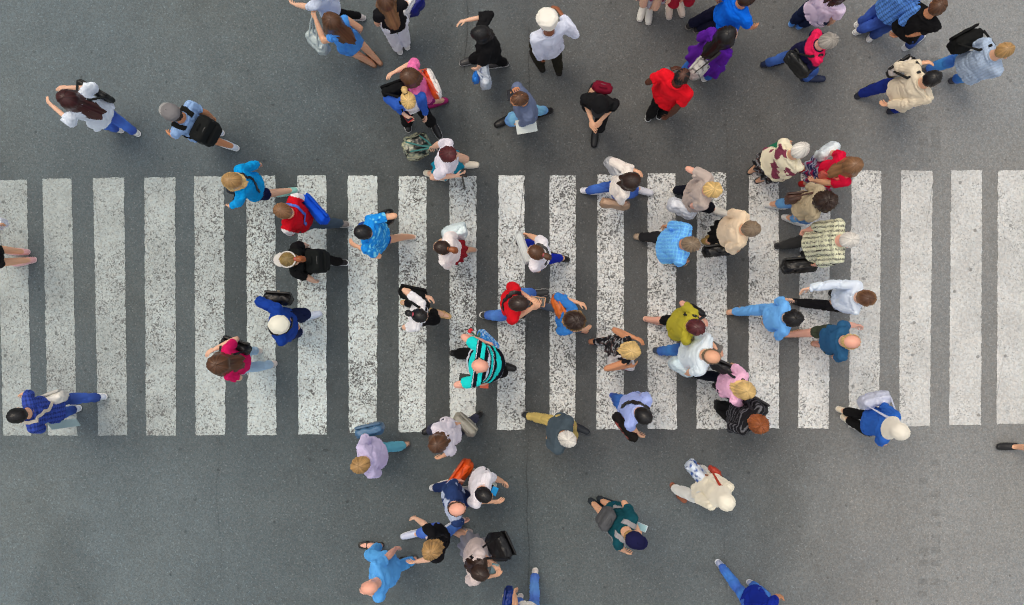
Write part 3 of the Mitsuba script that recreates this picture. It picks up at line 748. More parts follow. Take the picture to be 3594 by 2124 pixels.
def backpack(pid, label, col, size=(0.15, 0.28, 0.40), side=0.0, low=0.0, straps=True, scol=None):
    P = PEOPLE[pid]
    k = start('backpack', label, 'backpack')
    F, L, s = P['F'], P['SL'], P['s']
    b, n = on_cloth(P, [P['ch'] - F * 0.3 + L * side - U * (0.06 + low)], 0)
    c = b[0] - F * (size[0] / 2 + 0.002) - U * 0.02
    up = unit(U + F * 0.12)
    body = union([box_hull(c, size, F, L, up, 0.05), box_hull(c + up * size[2] * 0.30, (size[0] * 0.8, size[1] * 0.9, size[2] * 0.42), F, L, up, 0.055)])
    solid(k + '__body', body, 0.026, col, 'mat_cloth', amp=0.011, seed=pid, it=6, freq=11)
    solid(k + '__front_pocket', box_hull(c - F * size[0] * 0.5 - up * size[2] * 0.16, (0.06, size[1] * 0.78, size[2] * 0.45), F, L, up, 0.025), 0.03, np.array(col) * 0.85 + 6, 'mat_cloth', amp=0.006, seed=pid + 1, it=4)
    top = c + up * size[2] * 0.5
    solid(k + '__handle', tube([top + L * 0.04 * math.cos(t) + up * 0.035 * math.sin(t) for t in np.linspace(0, math.pi, 7)], 0.008), 0.03, col, 'mat_cloth', it=0)
    zip_ = [c - F * (size[0] * 0.34) + L * size[1] * 0.47 * math.cos(t) + up * size[2] * (0.12 + 0.36 * math.sin(t)) for t in np.linspace(0.1, math.pi - 0.1, 11)]
    solid(k + '__zip', tube(zip_, 0.006), 0.05, np.array(col) * 0.5 + 50, 'mat_plastic', it=0)
    if straps:
        for sd in (1, -1):
            sx = 0.085 * s
            pts = [P['nb'] + L * sd * sx - F * 0.13 - U * 0.03, P['nb'] + L * sd * (sx + 0.01) + U * 0.08, P['nb'] + L * sd * (sx + 0.015) + F * 0.13 - U * 0.05, P['ch'] + L * sd * 0.13 + F * 0.16 - U * 0.06, P['wa'] + L * sd * 0.25 + U * 0.02, P['wa'] + L * sd * 0.14 - F * 0.15]
            strap(k, P, pts, 0.028, scol or np.array(col) * 0.9, name='shoulder_strap', mat='mat_cloth')

def bag(pid, name, label, c, size, yaw, col, cat=None, strap_to=None, strap_w=0.014, scol=None, roll=0, style='soft', side_col=None, hand_=None, pat=None, flap=True, mat='mat_leather'):
    """size: (length, thickness, height). strap_to: L, R (over that shoulder), crossL, crossR, or hand_ 1 / -1 for handles up to that hand."""
    P = PEOPLE[pid]
    k = start(name, label, cat or 'bag')
    c = np.asarray(c, float)
    a = math.radians(yaw)
    X, Y = np.array([math.cos(a), math.sin(a), 0]), np.array([-math.sin(a), math.cos(a), 0])
    Z = U
    if roll:
        r_ = math.radians(roll)
        Y, Z = Y * math.cos(r_) + Z * math.sin(r_), Z * math.cos(r_) - Y * math.sin(r_)
    amp = dict(soft=0.019, stiff=0.003, plastic=0.022)[style]
    rr = dict(soft=0.44, stiff=0.12, plastic=0.36)[style] * min(size)
    m = union([box_hull(c - Z * size[2] * 0.06, (size[0], size[1], size[2] * 0.88), X, Y, Z, rr), box_hull(c + Z * size[2] * 0.2, (size[0] * 0.92, size[1] * 0.66, size[2] * 0.6), X, Y, Z, rr * 0.66)])
    fn = col
    if pat:
        def fn(v):
            l = np.c_[(v - c) @ X, (v - c) @ Y, (v - c) @ Z]
            b = np.tile(lin(col), (len(v), 1))
            if pat == 'stripe':
                kk = np.mod(l[:, 0] / 0.034, 1)
                b = np.where((kk < 0.3)[:, None], lin((150, 206, 240)), b)
                b = np.where(((kk > 0.42) & (kk < 0.5))[:, None], lin((236, 240, 244)), b)
            elif pat == 'camo':
                q = l * 17
                n = meshkit.fbm(q + 3, 3, 5)
                b = np.where((n > 0.56)[:, None], lin((196, 194, 160)), np.where((n > 0.49)[:, None], lin((120, 136, 122)), np.where((n < 0.40)[:, None], lin((34, 38, 34)), lin((150, 152, 134)))))
            elif pat == 'twotone':
                b = np.where((l[:, 1] > 0.0)[:, None], lin((232, 226, 222)), b)
            elif pat == 'silverstripe':
                kk = np.mod(l[:, 0] / 0.075, 1)
                b = np.where((kk < 0.16)[:, None], lin((70, 70, 72)), b)
            elif pat == 'blueprint':
                n = meshkit.noise(l * 22, 4)
                b = np.where(((n > 0.6) & (l[:, 2] > -0.04))[:, None], lin((64, 96, 170)), b)
            elif pat == 'redpanel':
                b = np.where(((np.abs(l[:, 0]) < size[0] * 0.3) & (np.abs(l[:, 2]) < size[2] * 0.28) & (meshkit.noise(l * 30, 3) > 0.42))[:, None], lin((168, 84, 80)), b)
            elif pat == 'redsplit':
                b = np.where((meshkit.noise(l * 14, 8) > 0.5)[:, None], lin((206, 200, 196)), b)
            return b
    solid(k + '__body', m, 0.022, fn, 'mat_plastic' if style == 'plastic' else mat, amp=amp, seed=pid + 40, it=4, freq=11 if style != 'plastic' else 13, var=0.12)
    scol = col if scol is None else scol
    topc = c + Z * size[2] * 0.46
    if style == 'soft' and flap and size[2] > 0.16:
        solid(k + '__flap', box_hull(c + Z * size[2] * 0.22 + Y * size[1] * 0.42, (size[0] * 0.86, 0.03, size[2] * 0.42), X, Y, Z, 0.012), 0.03, np.array(col) * 0.88, mat, amp=0.004, seed=pid, it=2)
        solid(k + '__clasp', box_hull(c + Z * size[2] * 0.08 + Y * (size[1] * 0.42 + 0.018), (0.03, 0.012, 0.02), X, Y, Z, 0.004), None, (170, 160, 140), 'mat_leather', it=0)
    if hand_:
        el, wr, d = P['arm'][hand_]
        h_ = wr + d * 0.085 * P['s']
        for e in (-1, 1):
            p0, p1 = topc + X * size[0] * 0.24 + Y * e * size[1] * 0.22, topc - X * size[0] * 0.24 + Y * e * size[1] * 0.22
            solid(k + '__handle', tube([p0, p0 * 0.4 + h_ * 0.6 + X * 0.015, h_ + U * 0.0, p1 * 0.4 + h_ * 0.6 - X * 0.015, p1], 0.008 if style != 'plastic' else 0.011), 0.04, scol, 'mat_plastic' if style == 'plastic' else mat, it=1)
    elif strap_to:
        sd = 1 if strap_to.endswith('L') else -1
        F, L = P['F'], P['SL']
        e0, e1 = topc + X * size[0] * 0.42, topc - X * size[0] * 0.42
        if strap_to.startswith('cross'):
            o = -sd  # the shoulder opposite to the bag
            shp = P['nb'] + L * o * 0.10 * P['s'] + U * 0.08
            fr = [e0 if (e0 - e1) @ F > 0 else e1]
            bk = [e1 if (e0 - e1) @ F > 0 else e0]
            front = [P['wa'] + L * sd * 0.10 + F * 0.25, P['ch'] + F * 0.25 + L * o * 0.03, P['nb'] + L * o * 0.09 * P['s'] + F * 0.12]
            rear = [P['nb'] + L * o * 0.09 * P['s'] - F * 0.14, P['ch'] - F * 0.25 + L * o * 0.03, P['wa'] + L * sd * 0.12 - F * 0.25]
            strap(k, P, front + [shp] + rear, strap_w, scol)
        else:
            shp = P['sh'][sd] - L * sd * 0.045
            fr, bk = (e0, e1) if (e0 - e1) @ F > 0 else (e1, e0)
            t0, _ = on_cloth(P, [shp + F * 0.12 - U * 0.02, shp + U * 0.12, shp - F * 0.12 - U * 0.02], 0.010)
            pts = [fr, t0[0], t0[1], t0[2], bk]
            nn = [L * sd, unit(F + L * sd + U), U, unit(-F + L * sd + U), L * sd]
            solid(k + '__strap', ribbon(np.array(pts), nn, strap_w, 0.004), 0.05, scol, mat, it=0)
    return k

def held_box(pid, name, label, c, size, yaw, col, cat, tilt=0, screen=None, roll=0, r=0.003, pat=None, amp=0):
    k = start(name, label, cat)
    a, t, r_ = math.radians(yaw), math.radians(tilt), math.radians(roll)
    X, Y = np.array([math.cos(a), math.sin(a), 0]), np.array([-math.sin(a), math.cos(a), 0])
    X, Z = X * math.cos(t) + U * math.sin(t), U * math.cos(t) - X * math.sin(t)
    Y, Z = Y * math.cos(r_) + Z * math.sin(r_), Z * math.cos(r_) - Y * math.sin(r_)
    c = np.asarray(c, float)
    if screen is None:
        solid(k, box_hull(c, size, X, Y, Z, r), 0.03 if amp else None, col, 'mat_plastic', it=0, amp=amp, seed=pid, var=0.2 if amp else 0.05)
    else:
        solid(k + '__case', box_hull(c, size, X, Y, Z, r), None, col, 'mat_plastic', it=0)
        solid(k + '__screen', box_hull(c + Z * size[2] * 0.5, (size[0] * 0.9, size[1] * 0.9, 0.003), X, Y, Z, 0.001), None, screen, 'mat_plastic', it=0)
    return k

# ---------------------------------------------------------------- two things of their own shape
def cane(pid, label, tip):
    P = PEOPLE[pid]
    el, wr, d = P['arm'][-1]
    h_ = wr + d * 0.085 * P['s']
    tip = np.array([tip[0], tip[1], 0.012])
    ax = unit(h_ - tip)
    side = unit(np.cross(ax, P['L']))
    k = start('walking_cane', label, 'cane')
    solid(k + '__shaft', bone(tip, 0.011, h_, 0.011, S1), None, (26, 24, 24), 'mat_leather', it=0)
    solid(k + '__grip', tube([h_ - side * 0.05, h_ + ax * 0.012, h_ + side * 0.06], 0.016, S1), 0.03, (40, 32, 28), 'mat_leather', it=1)
    solid(k + '__ferrule', bone(tip, 0.015, tip + ax * 0.03, 0.013, S1), None, (16, 16, 16), 'mat_leather', it=0)
def rose(pid, label, head, tail):
    head, tail = np.array(head), np.array(tail)
    k = start('rose', label, 'flower')
    ax = unit(head - tail)
    s1 = unit(np.cross(ax, U))
    s2 = np.cross(s1, ax)
    solid(k + '__stem', bone(tail, 0.006, head - ax * 0.02, 0.006, S0), None, (40, 92, 66), 'mat_leather', it=0)
    for i in range(9):
        t, r = i * 2.4, 0.006 + 0.0028 * i
        c = head + (s1 * math.cos(t) + s2 * math.sin(t)) * r - ax * 0.0012 * i
        solid(k + '__petal', hull(frame_ell(c, (0.008, 0.016, 0.022), unit(s1 * math.cos(t) + s2 * math.sin(t)), unit(np.cross(ax, s1 * math.cos(t) + s2 * math.sin(t))), ax, S1)), None, (214, 44, 54), 'mat_leather', it=0)
    for i, t in enumerate((0.30, 0.45, 0.62, 0.72, 0.86)):
        c = tail + (head - tail) * t
        o = s1 * (1 if i % 2 else -1)
        solid(k + '__leaf', hull(frame_ell(c + o * 0.035, (0.034, 0.016, 0.003), unit(o + ax * 0.4), unit(np.cross(U, o)), U, S1)), None, (36, 96, 70), 'mat_leather', it=0)

# ---------------------------------------------------------------- the people, each followed by what they carry: where the head, hands and feet are, in metres
person(1, 'woman with long dark red hair in a loose white blouse and blue jeans', (-4.835, 2.216), 155, hair=('verylong', 'auburn', 1.25), top=((222, 232, 246), {'sl': '34', 'hem': 0.45, 'flare': 1.22, 'loose': 2.2, 'name': 'blouse'}), bot=('trousers', (38, 80, 186), {'jeans': 1}), shoes=((222, 222, 220), 'sneaker', (235, 235, 235)), lh=(-5.207, 2.224, 1.1), rh=(-5.014, 2.428, 1.15), rf=(-4.673, 2.123), build=1.05)
bag(1, 'laptop_bag', 'flat black laptop bag under the arm of the woman with dark red hair', (-4.771, 2.419, 0.92), (0.42, 0.07, 0.3), -30, (22, 24, 24), strap_to='R')
person(2, 'man in grey cap, light blue T-shirt and blue shorts', (-3.664, 2.043), 152, sex='m', skin='tan', hair=('crop', 'darkbrown'), hat=('cap', (122, 120, 122), (150, 150, 150)), top=((146, 180, 226), {'loose': 1.6}), bot=('shorts', (58, 110, 190)), shoes=((200, 214, 232), 'sneaker', (235, 235, 235)), rh=(-3.457, 2.14, 0.8), lh=(-3.923, 1.928, 0.84), lf=(-3.481, 1.929))
backpack(2, 'black backpack with dangling straps on the man in the grey cap', (28, 30, 30), size=(0.17, 0.3, 0.42))
person(3, 'person in white shirt and tight black trousers, cut off by the top edge', (-2.177, 3.431), 163, hair=('short', 'brown'), top=((206, 218, 240), {'sl': 'short', 'hem': 0.45, 'loose': 1.6}), bot=('leggings', (20, 20, 22)), shoes=((190, 186, 186), 'sneaker', (210, 210, 210)), lh=(-2.502, 3.423, 0.88), lf=(-1.932, 3.499))
person(4, 'brown-haired woman in short light blue dress and sandals, bare arms and legs', (-1.961, 3.059), 142, hair=('verylong', 'brown', 1.1), top=((78, 152, 236), {'sl': 'none', 'hem': 0.41, 'flare': 1.02, 'name': 'dress', 'loose': 0.8}), bot=('shorts', (70, 130, 210)), shoes=((120, 84, 60), 'sandal'), lh=(-2.221, 3.197, 1.2), lf=(-1.782, 2.96), rf=(-1.689, 3.0), lean=0.1, skin='warm')
bag(4, 'shopping_bag', 'pale grey plastic shopping bag on the arm of the woman in light blue dress', (-2.249, 3.012, 0.78), (0.3, 0.16, 0.32), -45, (176, 190, 192), style='plastic', hand_=1)
person(5, 'woman with long brown hair in black T-shirt and white trousers at the top edge', (-1.376, 3.281), 112, hair=('verylong', 'brown', 1.0, 'lightbrown'), top=((24, 24, 28), {}), bot=('trousers', (224, 226, 236), {'wide': 1.6}), shoes=((222, 222, 220), 'sneaker', (235, 235, 235)), lh=(-1.572, 3.224, 0.76), rh=(-1.215, 3.485, 0.78), rf=(-1.312, 3.234), skin='warm')
bag(5, 'tote_bag', 'white tote bag beside the woman in black T-shirt and white trousers', (-1.226, 3.362, 0.82), (0.34, 0.12, 0.34), 60, (224, 226, 230), hand_=-1, style='plastic')
bag(5, 'shopping_bag', 'dark blue bag at the top edge beyond the white tote bag', (-1.115, 3.44, 0.75), (0.26, 0.14, 0.3), 50, (22, 30, 120), style='soft', hand_=-1)
person(6, 'black-haired woman in loose black clothes stretching one arm forward', (-0.34, 2.927), 192, hair=('bob', 'black', 0.8), top=((22, 22, 24), {'sl': '34', 'hem': 0.42, 'flare': 1.25, 'loose': 2.0, 'name': 'tunic'}), bot=('trousers', (20, 20, 22), {'wide': 1.4}), shoes=((60, 60, 62), 'sneaker', (200, 200, 200)), rh=(-0.531, 3.211, 1.05), lh=(-0.399, 2.706, 0.78), rf=(-0.183, 2.916), lf=(-0.491, 2.97), nod=30)
bag(6, 'shopping_bag', 'white shopping bag held low by the woman in black', (-0.323, 2.675, 0.52), (0.3, 0.14, 0.36), 100, (206, 216, 228), style='plastic', hand_=1)
bag(6, 'pouch', 'small bright blue bag in the hand of the woman in black', (-0.42, 2.639, 0.6), (0.13, 0.08, 0.2), 80, (36, 124, 216), style='plastic', hand_=1)
person(7, 'woman with brown bob in pink blouse, magenta trousers and magenta shoes', (-1.118, 2.458), 188, hair=('bob', 'brown', 1.15), top=((238, 120, 178), {'sl': 'short', 'hem': 0.46, 'loose': 1.8, 'flare': 1.15, 'name': 'blouse'}), bot=('trousers', (150, 40, 110), {'crop': 0.55}), shoes=((168, 36, 110), 'sneaker'), rh=(-1.339, 2.6, 1.12), lf=(-0.921, 2.441), build=1.08, skin='fair')
bag(7, 'handbag', 'orange and white shoulder bag on the back of the woman in pink blouse', (-0.904, 2.49, 1.02), (0.36, 0.13, 0.3), -65, (226, 88, 36), strap_to='R', pat='twotone', scol=(230, 110, 80), flap=False)
person(8, 'blonde woman in blue denim jacket looking at a phone, black trousers', (-1.127, 2.196), -70, hair=('pony', 'blond', 1.3, 'blond'), top=((48, 92, 184), {'sl': 'long', 'pat': 'creamfront', 'loose': 1.4, 'name': 'jacket'}), bot=('trousers', (22, 22, 24)), shoes=((34, 34, 36), 'sneaker', (225, 225, 225)), rh=(-1.211, 2.117, 1.1), lh=(-1.0, 2.159, 0.76), lf=(-0.944, 2.147), rf=(-1.296, 2.241), nod=30)
bag(8, 'backpack', 'black backpack slung on the right shoulder of the blonde in denim jacket', (-1.333, 2.388, 1.05), (0.3, 0.17, 0.4), 20, (20, 22, 24), cat='backpack', strap_to='R', mat='mat_cloth')
held_box(8, 'phone', 'red phone in the hand of the blonde woman in denim jacket', (-1.177, 2.095, 1.14), (0.15, 0.075, 0.012), -55, (206, 40, 36), 'phone', screen=(40, 40, 50), tilt=20)
person(10, 'maroon-haired woman in white T-shirt and teal skirt leaning on a cane', (-0.685, 1.608), -8, hair=('short', 'maroon', 1.6), top=((226, 222, 234), {'loose': 1.7, 'belly': 0.03}), bot=('skirt', (20, 140, 170), {'hem': 0.3}), shoes=((226, 218, 200), 'sneaker', (235, 230, 220)), lh=(-0.918, 1.799, 0.8), rh=(-0.636, 1.43, 1.02), lf=(-0.563, 1.688), skin='fair', build=1.12)
bag(10, 'trolley_bag', 'camouflage shopping trolley bag pulled by the woman with the cane', (-1.133, 1.856, 0.42), (0.36, 0.28, 0.52), 25, (150, 152, 134), cat='trolley bag', pat='camo', style='plastic', hand_=1, scol=(60, 120, 116), mat='mat_cloth')
cane(10, 'thin black walking cane of the maroon-haired woman in white', (-0.579, 1.397))
person(11, 'person in white coat and tall white cloth hat with dark trousers', (0.391, 3.014), 112, sex='m', skin='brown', hair=('crop', 'black'), hat=('toque', (236, 232, 222)), top=((216, 222, 240), {'sl': 'long', 'hem': 0.43, 'flare': 1.1, 'loose': 2.0, 'name': 'coat'}), bot=('trousers', (44, 42, 34)), shoes=((36, 32, 28), 'sneaker'), lh=(0.329, 2.814, 0.8), rh=(0.561, 3.269, 1.1), rf=(0.546, 2.922), nod=22)
person(12, 'man in grey blue jacket and light jeans raising his phone', (0.079, 2.199), 200, sex='m', skin='tan', hair=('crop', 'brown'), top=((104, 116, 146), {'sl': 'long', 'hem': 0.46, 'loose': 1.7, 'pat': 'whitecuffs', 'name': 'jacket'}), bot=('trousers', (84, 146, 220), {'jeans': 1}), shoes=((24, 24, 26), 'sneaker', (40, 40, 40)), rh=(0.012, 2.308, 1.36), lh=(0.11, 2.063, 0.8), rf=(0.357, 2.317), lf=(-0.065, 2.236), build=1.08)
held_box(12, 'phone', 'black phone held up by the man in grey blue jacket', (-0.015, 2.286, 1.42), (0.15, 0.075, 0.012), 95, (26, 26, 30), 'phone', screen=(60, 64, 70), tilt=50)
held_box(12, 'papers', 'white papers in the lower hand of the man in grey blue jacket', (0.165, 2.033, 0.86), (0.24, 0.17, 0.012), 10, (216, 222, 216), 'papers', roll=25)
person(13, 'person in black T-shirt and black cap bent over their hands, maroon backpack behind', (0.959, 2.175), -103, sex='m', h=1.66, hair=('crop', 'black'), skin='warm', hat=('cap', (22, 22, 24), (46, 46, 48)), top=((26, 27, 29), {'loose': 1.7, 'hem': 0.47}), bot=('shorts', (24, 24, 26)), shoes=((24, 24, 26), 'sneaker', (40, 40, 40)), lh=(1.001, 2.055, 1.08), rh=(0.902, 2.043, 1.08), nod=30, lean=0.13)
backpack(13, 'maroon backpack of the person in black T-shirt and black cap', (112, 18, 40), size=(0.1, 0.24, 0.3), low=-0.12, scol=(26, 26, 28))
person(14, 'dark-skinned man in red hooded top and black trousers with white-soled shoes', (1.837, 2.441), 50, sex='m', skin='dark', hair=('crop', 'black', 0.6), top=((228, 22, 38), {'sl': 'short', 'hem': 0.46, 'loose': 1.9, 'flare': 1.08, 'collar': (226, 24, 42), 'name': 'hooded_top'}), bot=('trousers', (22, 22, 24)), shoes=((26, 26, 28), 'sneaker', (225, 225, 225)), rh=(1.797, 2.138, 0.84), lh=(1.778, 2.617, 1.1), lf=(1.728, 2.35), build=1.05)
held_box(14, 'phone', 'dark phone in front of the man in red hooded top', (1.717, 2.6, 1.16), (0.15, 0.08, 0.012), 20, (50, 54, 58), 'phone', screen=(90, 96, 100), tilt=25)
person(15, 'woman with long black hair in wide purple dress', (2.332, 2.904), 38, hair=('verylong', 'black', 1.3), skin='fair', top=((88, 30, 150), {'sl': '34', 'hem': 0.3, 'flare': 1.35, 'loose': 2.0, 'name': 'dress'}), bot=('trousers', (60, 110, 196)), shoes=((214, 214, 210), 'sneaker', (230, 230, 226)), rh=(2.486, 2.972, 1.15), rf=(2.446, 2.796), build=1.05)
bag(15, 'handbag', 'large silver grey handbag with dark stripes beside the purple dress', (2.196, 2.745, 0.82), (0.4, 0.17, 0.34), 48, (196, 196, 192), pat='silverstripe', strap_to='R', scol=(60, 60, 60))
person(16, 'man in bright blue shirt and navy trousers cut off by the top edge', (2.545, 3.294), 25, sex='m', skin='tan', hair=('short', 'darkbrown'), top=((10, 112, 240), {'loose': 1.8, 'hem': 0.46}), bot=('trousers', (26, 28, 52)), shoes=((52, 50, 50), 'sneaker', (140, 134, 126)), rh=(2.785, 3.168, 0.82), rf=(2.364, 3.372), lf=(2.257, 3.434), build=1.12)
person(17, 'person in floral skirt and white trainers with only the legs below the top edge', (1.634, 3.592), -100, hair=('long', 'darkbrown'), top=((190, 60, 80), {}), bot=('skirt', (190, 194, 206), {'hem': 0.26, 'pat': 'navyprint'}), shoes=((216, 214, 206), 'sneaker', (230, 226, 220)), rf=(1.602, 3.593), lf=(1.677, 3.559), skin='fair')
person(18, 'person in red shorts and pale shoes at the top edge, second pair of legs', (2.0, 3.641), -85, hair=('short', 'brown'), top=((210, 60, 70), {}), bot=('shorts', (186, 40, 60)), shoes=((206, 190, 176), 'sneaker', (226, 220, 212)), rf=(1.927, 3.621), lf=(2.058, 3.646), skin='pink')
person(19, 'woman in pale pink blouse and dark navy trousers cut off by the top edge', (3.569, 3.381), 42, hair=('bob', 'darkbrown'), skin='warm', top=((226, 208, 230), {'sl': 'short', 'loose': 1.8, 'hem': 0.47, 'name': 'blouse'}), bot=('trousers', (22, 32, 62), {'wide': 1.5}), shoes=((66, 126, 206), 'sneaker', (120, 160, 210)), rh=(3.688, 3.23, 0.76), lf=(3.492, 3.493), rf=(3.601, 3.443), build=1.08)
person(20, 'grey-haired woman in navy coat with pink shoulders and pale blue sleeves', (3.438, 2.841), 5, hair=('short', 'grey', 1.5), skin='pink', top=((26, 26, 62), {'sl': 'long', 'hem': 0.44, 'pat': 'pinkshoulders', 'loose': 1.9, 'name': 'coat'}), bot=('trousers', (34, 74, 148), {'jeans': 1}), shoes=((30, 40, 70), 'sneaker'), lf=(3.18, 2.931), rf=(3.67, 2.736), rh=(3.414, 2.664, 0.76), lean=0.12, nod=28)
bag(20, 'shoulder_bag', 'black bag low on the back of the grey-haired woman in navy coat', (3.262, 2.723, 0.95), (0.36, 0.14, 0.3), -50, (30, 32, 32), strap_to='R')
person(21, 'man in black T-shirt and jeans with bare tanned arms near the top right', (4.605, 3.2), 42, sex='m', skin='tan', hair=('short', 'brown'), top=((22, 22, 24), {'loose': 1.5}), bot=('trousers', (32, 60, 128), {'jeans': 1}), shoes=((222, 222, 220), 'sneaker', (235, 235, 235)), rh=(4.437, 3.073, 0.84), rf=(4.903, 3.184), lf=(4.45, 3.312), lean=0.12)
person(22, 'person in blue shirt and jeans with white shoes, head beyond the top edge', (4.412, 3.41), 28, sex='m', hair=('short', 'black'), top=((84, 132, 204), {'sl': 'long', 'pat': 'darkcheck', 'loose': 1.8, 'hem': 0.45}), bot=('trousers', (30, 64, 150), {'jeans': 1}), shoes=((222, 222, 220), 'sneaker', (235, 235, 235)), rf=(4.316, 3.352))
person(23, 'dark-haired man in cream jumper with white sleeves and navy trousers', (4.545, 2.423), 24, sex='m', hair=('short', 'black'), skin='warm', top=((226, 214, 190), {'sl': 'long', 'loose': 2.2, 'hem': 0.47, 'name': 'jumper', 'wr': 1.2}), bot=('trousers', (28, 46, 128)), shoes=((40, 44, 60), 'sneaker'), rh=(4.315, 2.271, 0.86), lf=(4.329, 2.585), rf=(4.734, 2.373), lh=(4.629, 2.714, 1.1), build=1.14)
bag(23, 'satchel', 'black and white satchel behind the man in cream jumper', (4.427, 2.687, 0.98), (0.32, 0.13, 0.26), 35, (30, 30, 30), strap_to='L', pat='redsplit')
person(24, 'fair-haired man in pale blue grey shirt and bright blue jeans', (5.327, 2.726), 22, sex='m', hair=('crop', 'darkblond'), skin='warm', top=((174, 194, 220), {'sl': '34', 'loose': 1.9, 'pat': 'stripes', 'hem': 0.47}), bot=('trousers', (30, 104, 208), {'jeans': 1}), shoes=((70, 70, 80), 'sneaker'), rh=(5.327, 2.626, 0.8), lf=(5.153, 2.885), rf=(5.49, 2.744), build=1.1)
bag(24, 'backpack', 'black backpack hanging from one shoulder of the fair-haired man in pale shirt', (5.119, 2.957, 1.1), (0.38, 0.22, 0.36), 28, (26, 27, 27), cat='backpack', strap_to='L', mat='mat_cloth')
person(25, 'white-haired woman in wide cream blouse printed with dark red flowers', (3.128, 1.653), 32, hair=('short', 'white', 1.2), skin='warm', top=((236, 228, 200), {'sl': '34', 'hem': 0.45, 'flare': 1.2, 'loose': 2.4, 'pat': 'redprint', 'name': 'blouse'}), bot=('skirt', (40, 40, 44), {'hem': 0.2, 'pat': 'floral'}), shoes=((26, 26, 28), 'sandal'), lf=(2.992, 1.665), rh=(3.081, 1.464, 0.76), lh=(3.172, 1.849, 0.78), build=1.15, nod=40, lean=0.1)
bag(25, 'shopping_bag', 'green plastic bag beside the woman in cream blouse', (3.061, 1.781, 0.72), (0.26, 0.13, 0.28), 25, (28, 110, 80), style='plastic', hand_=1)
person(26, 'woman with brown hair in crimson cardigan over a navy patterned dress', (3.71, 1.489), 12, hair=('long', 'lightbrown', 1.0), skin='warm', top=((208, 18, 58), {'sl': 'short', 'loose': 1.8, 'hem': 0.56, 'name': 'cardigan'}), bot=('skirt', (36, 40, 96), {'hem': 0.24, 'pat': 'navyprint', 'wide': 1.25}), shoes=((196, 38, 36), 'sneaker'), lh=(3.694, 1.754, 0.78), rh=(3.47, 1.406, 0.8), lf=(3.639, 1.663), rf=(3.651, 1.462), build=1.08)
bag(26, 'shopping_bag', 'white plastic bag at the arm of the woman in crimson cardigan', (3.632, 1.739, 0.85), (0.28, 0.15, 0.3), 35, (216, 228, 236), style='plastic', hand_=1)
bag(26, 'handbag', 'coral red handbag at the hip of the woman in crimson cardigan', (3.614, 1.405, 1.0), (0.26, 0.1, 0.2), -35, (206, 100, 90), strap_to='R')
person(27, 'woman with thick dark brown hair in beige shawl top and cropped jeans', (3.42, 1.104), -12, hair=('curly', 'darkbrown', 1.15), skin='warm', top=((182, 168, 140), {'sl': '34', 'loose': 1.9, 'hem': 0.5, 'flare': 1.1, 'name': 'shawl_top'}), bot=('trousers', (66, 122, 206), {'jeans': 1, 'crop': 0.3}), shoes=((222, 222, 220), 'sneaker', (235, 235, 235)), rh=(3.451, 0.956, 0.76), lf=(3.226, 1.191))
bag(27, 'handbag', 'brown handbag behind the woman in beige shawl top', (3.283, 1.198, 0.9), (0.32, 0.13, 0.24), 5, (86, 62, 54), strap_to='L')
person(28, 'heavy man with white hair in cream plaid shirt and dark grey trousers', (3.65, 0.677), 0, sex='m', hair=('short', 'white', 1.0), skin='pink', top=((222, 224, 196), {'sl': '34', 'pat': 'plaid', 'loose': 2.2, 'hem': 0.45, 'belly': 0.06}), bot=('trousers', (56, 57, 58)), shoes=((40, 40, 42), 'sneaker'), lh=(3.382, 0.835, 0.84), rh=(3.493, 0.431, 0.8), lf=(3.352, 0.705), build=1.28, lean=0.12)
bag(28, 'holdall', 'large black bag carried by the white-haired man in plaid shirt', (3.371, 0.436, 0.62), (0.44, 0.2, 0.32), 5, (24, 24, 25), hand_=-1)
person(29, 'brown-haired woman in white long-sleeved top, one arm stretched out behind her', (3.857, 0.049), -5, hair=('short', 'brown', 1.6, 'lightbrown'), skin='fair', top=((220, 232, 248), {'sl': 'long', 'loose': 1.2}), bot=('trousers', (26, 26, 30)), shoes=((24, 24, 26), 'sneaker', (40, 40, 40)), lh=(3.332, 0.158, 1.05), rh=(3.721, -0.019, 0.76))
person(30, 'person with big black hair in light blue shirt and light blue trousers', (3.064, -0.171), 0, hair=('short', 'black', 2.0), skin='fair', top=((112, 180, 248), {'loose': 1.5, 'sl': '34'}), bot=('trousers', (108, 174, 242)), shoes=((206, 160, 130), 'sandal'), lf=(2.75, -0.108), rh=(3.072, -0.422, 0.76))
person(31, 'balding fair man in dark blue T-shirt and olive shorts', (3.663, -0.424), 0, sex='m', hair=('fringe', 'blond'), skin='pink', top=((44, 92, 132), {'loose': 1.4}), bot=('shorts', (66, 74, 60), {'crop': 0.15}), shoes=((186, 140, 110), 'sandal'), lh=(3.954, -0.261, 0.88), rh=(3.727, -0.637, 0.8), lf=(3.459, -0.383), lean=0.02, build=1.05)
person(32, 'person in blue denim jacket, black trousers and cream headscarf', (4.218, -1.402), -28, hair=('short', 'blond'), hat=('scarf', (230, 224, 210)), skin='fair', top=((46, 100, 190), {'sl': 'long', 'loose': 1.9, 'hem': 0.46, 'name': 'jacket'}), bot=('trousers', (20, 20, 22), {'crop': 0.12}), shoes=((226, 214, 190), 'sneaker', (235, 230, 220)), lf=(4.104, -1.344), rh=(4.268, -1.631, 0.78), build=1.08)
bag(32, 'shopping_bag', 'pale silver bag beside the person in cream headscarf', (4.149, -1.116, 0.92), (0.36, 0.17, 0.3), 15, (196, 202, 222), style='plastic', strap_to='L')
person(33, 'person in black shoes with bare legs just entering at the right edge', (6.381, -1.796), -172, hair=('short', 'brown'), skin='warm', top=((150, 40, 50), {}), bot=('shorts', (60, 60, 70)), shoes=((26, 26, 28), 'sneaker', (60, 60, 60)), rf=(6.058, -1.756))
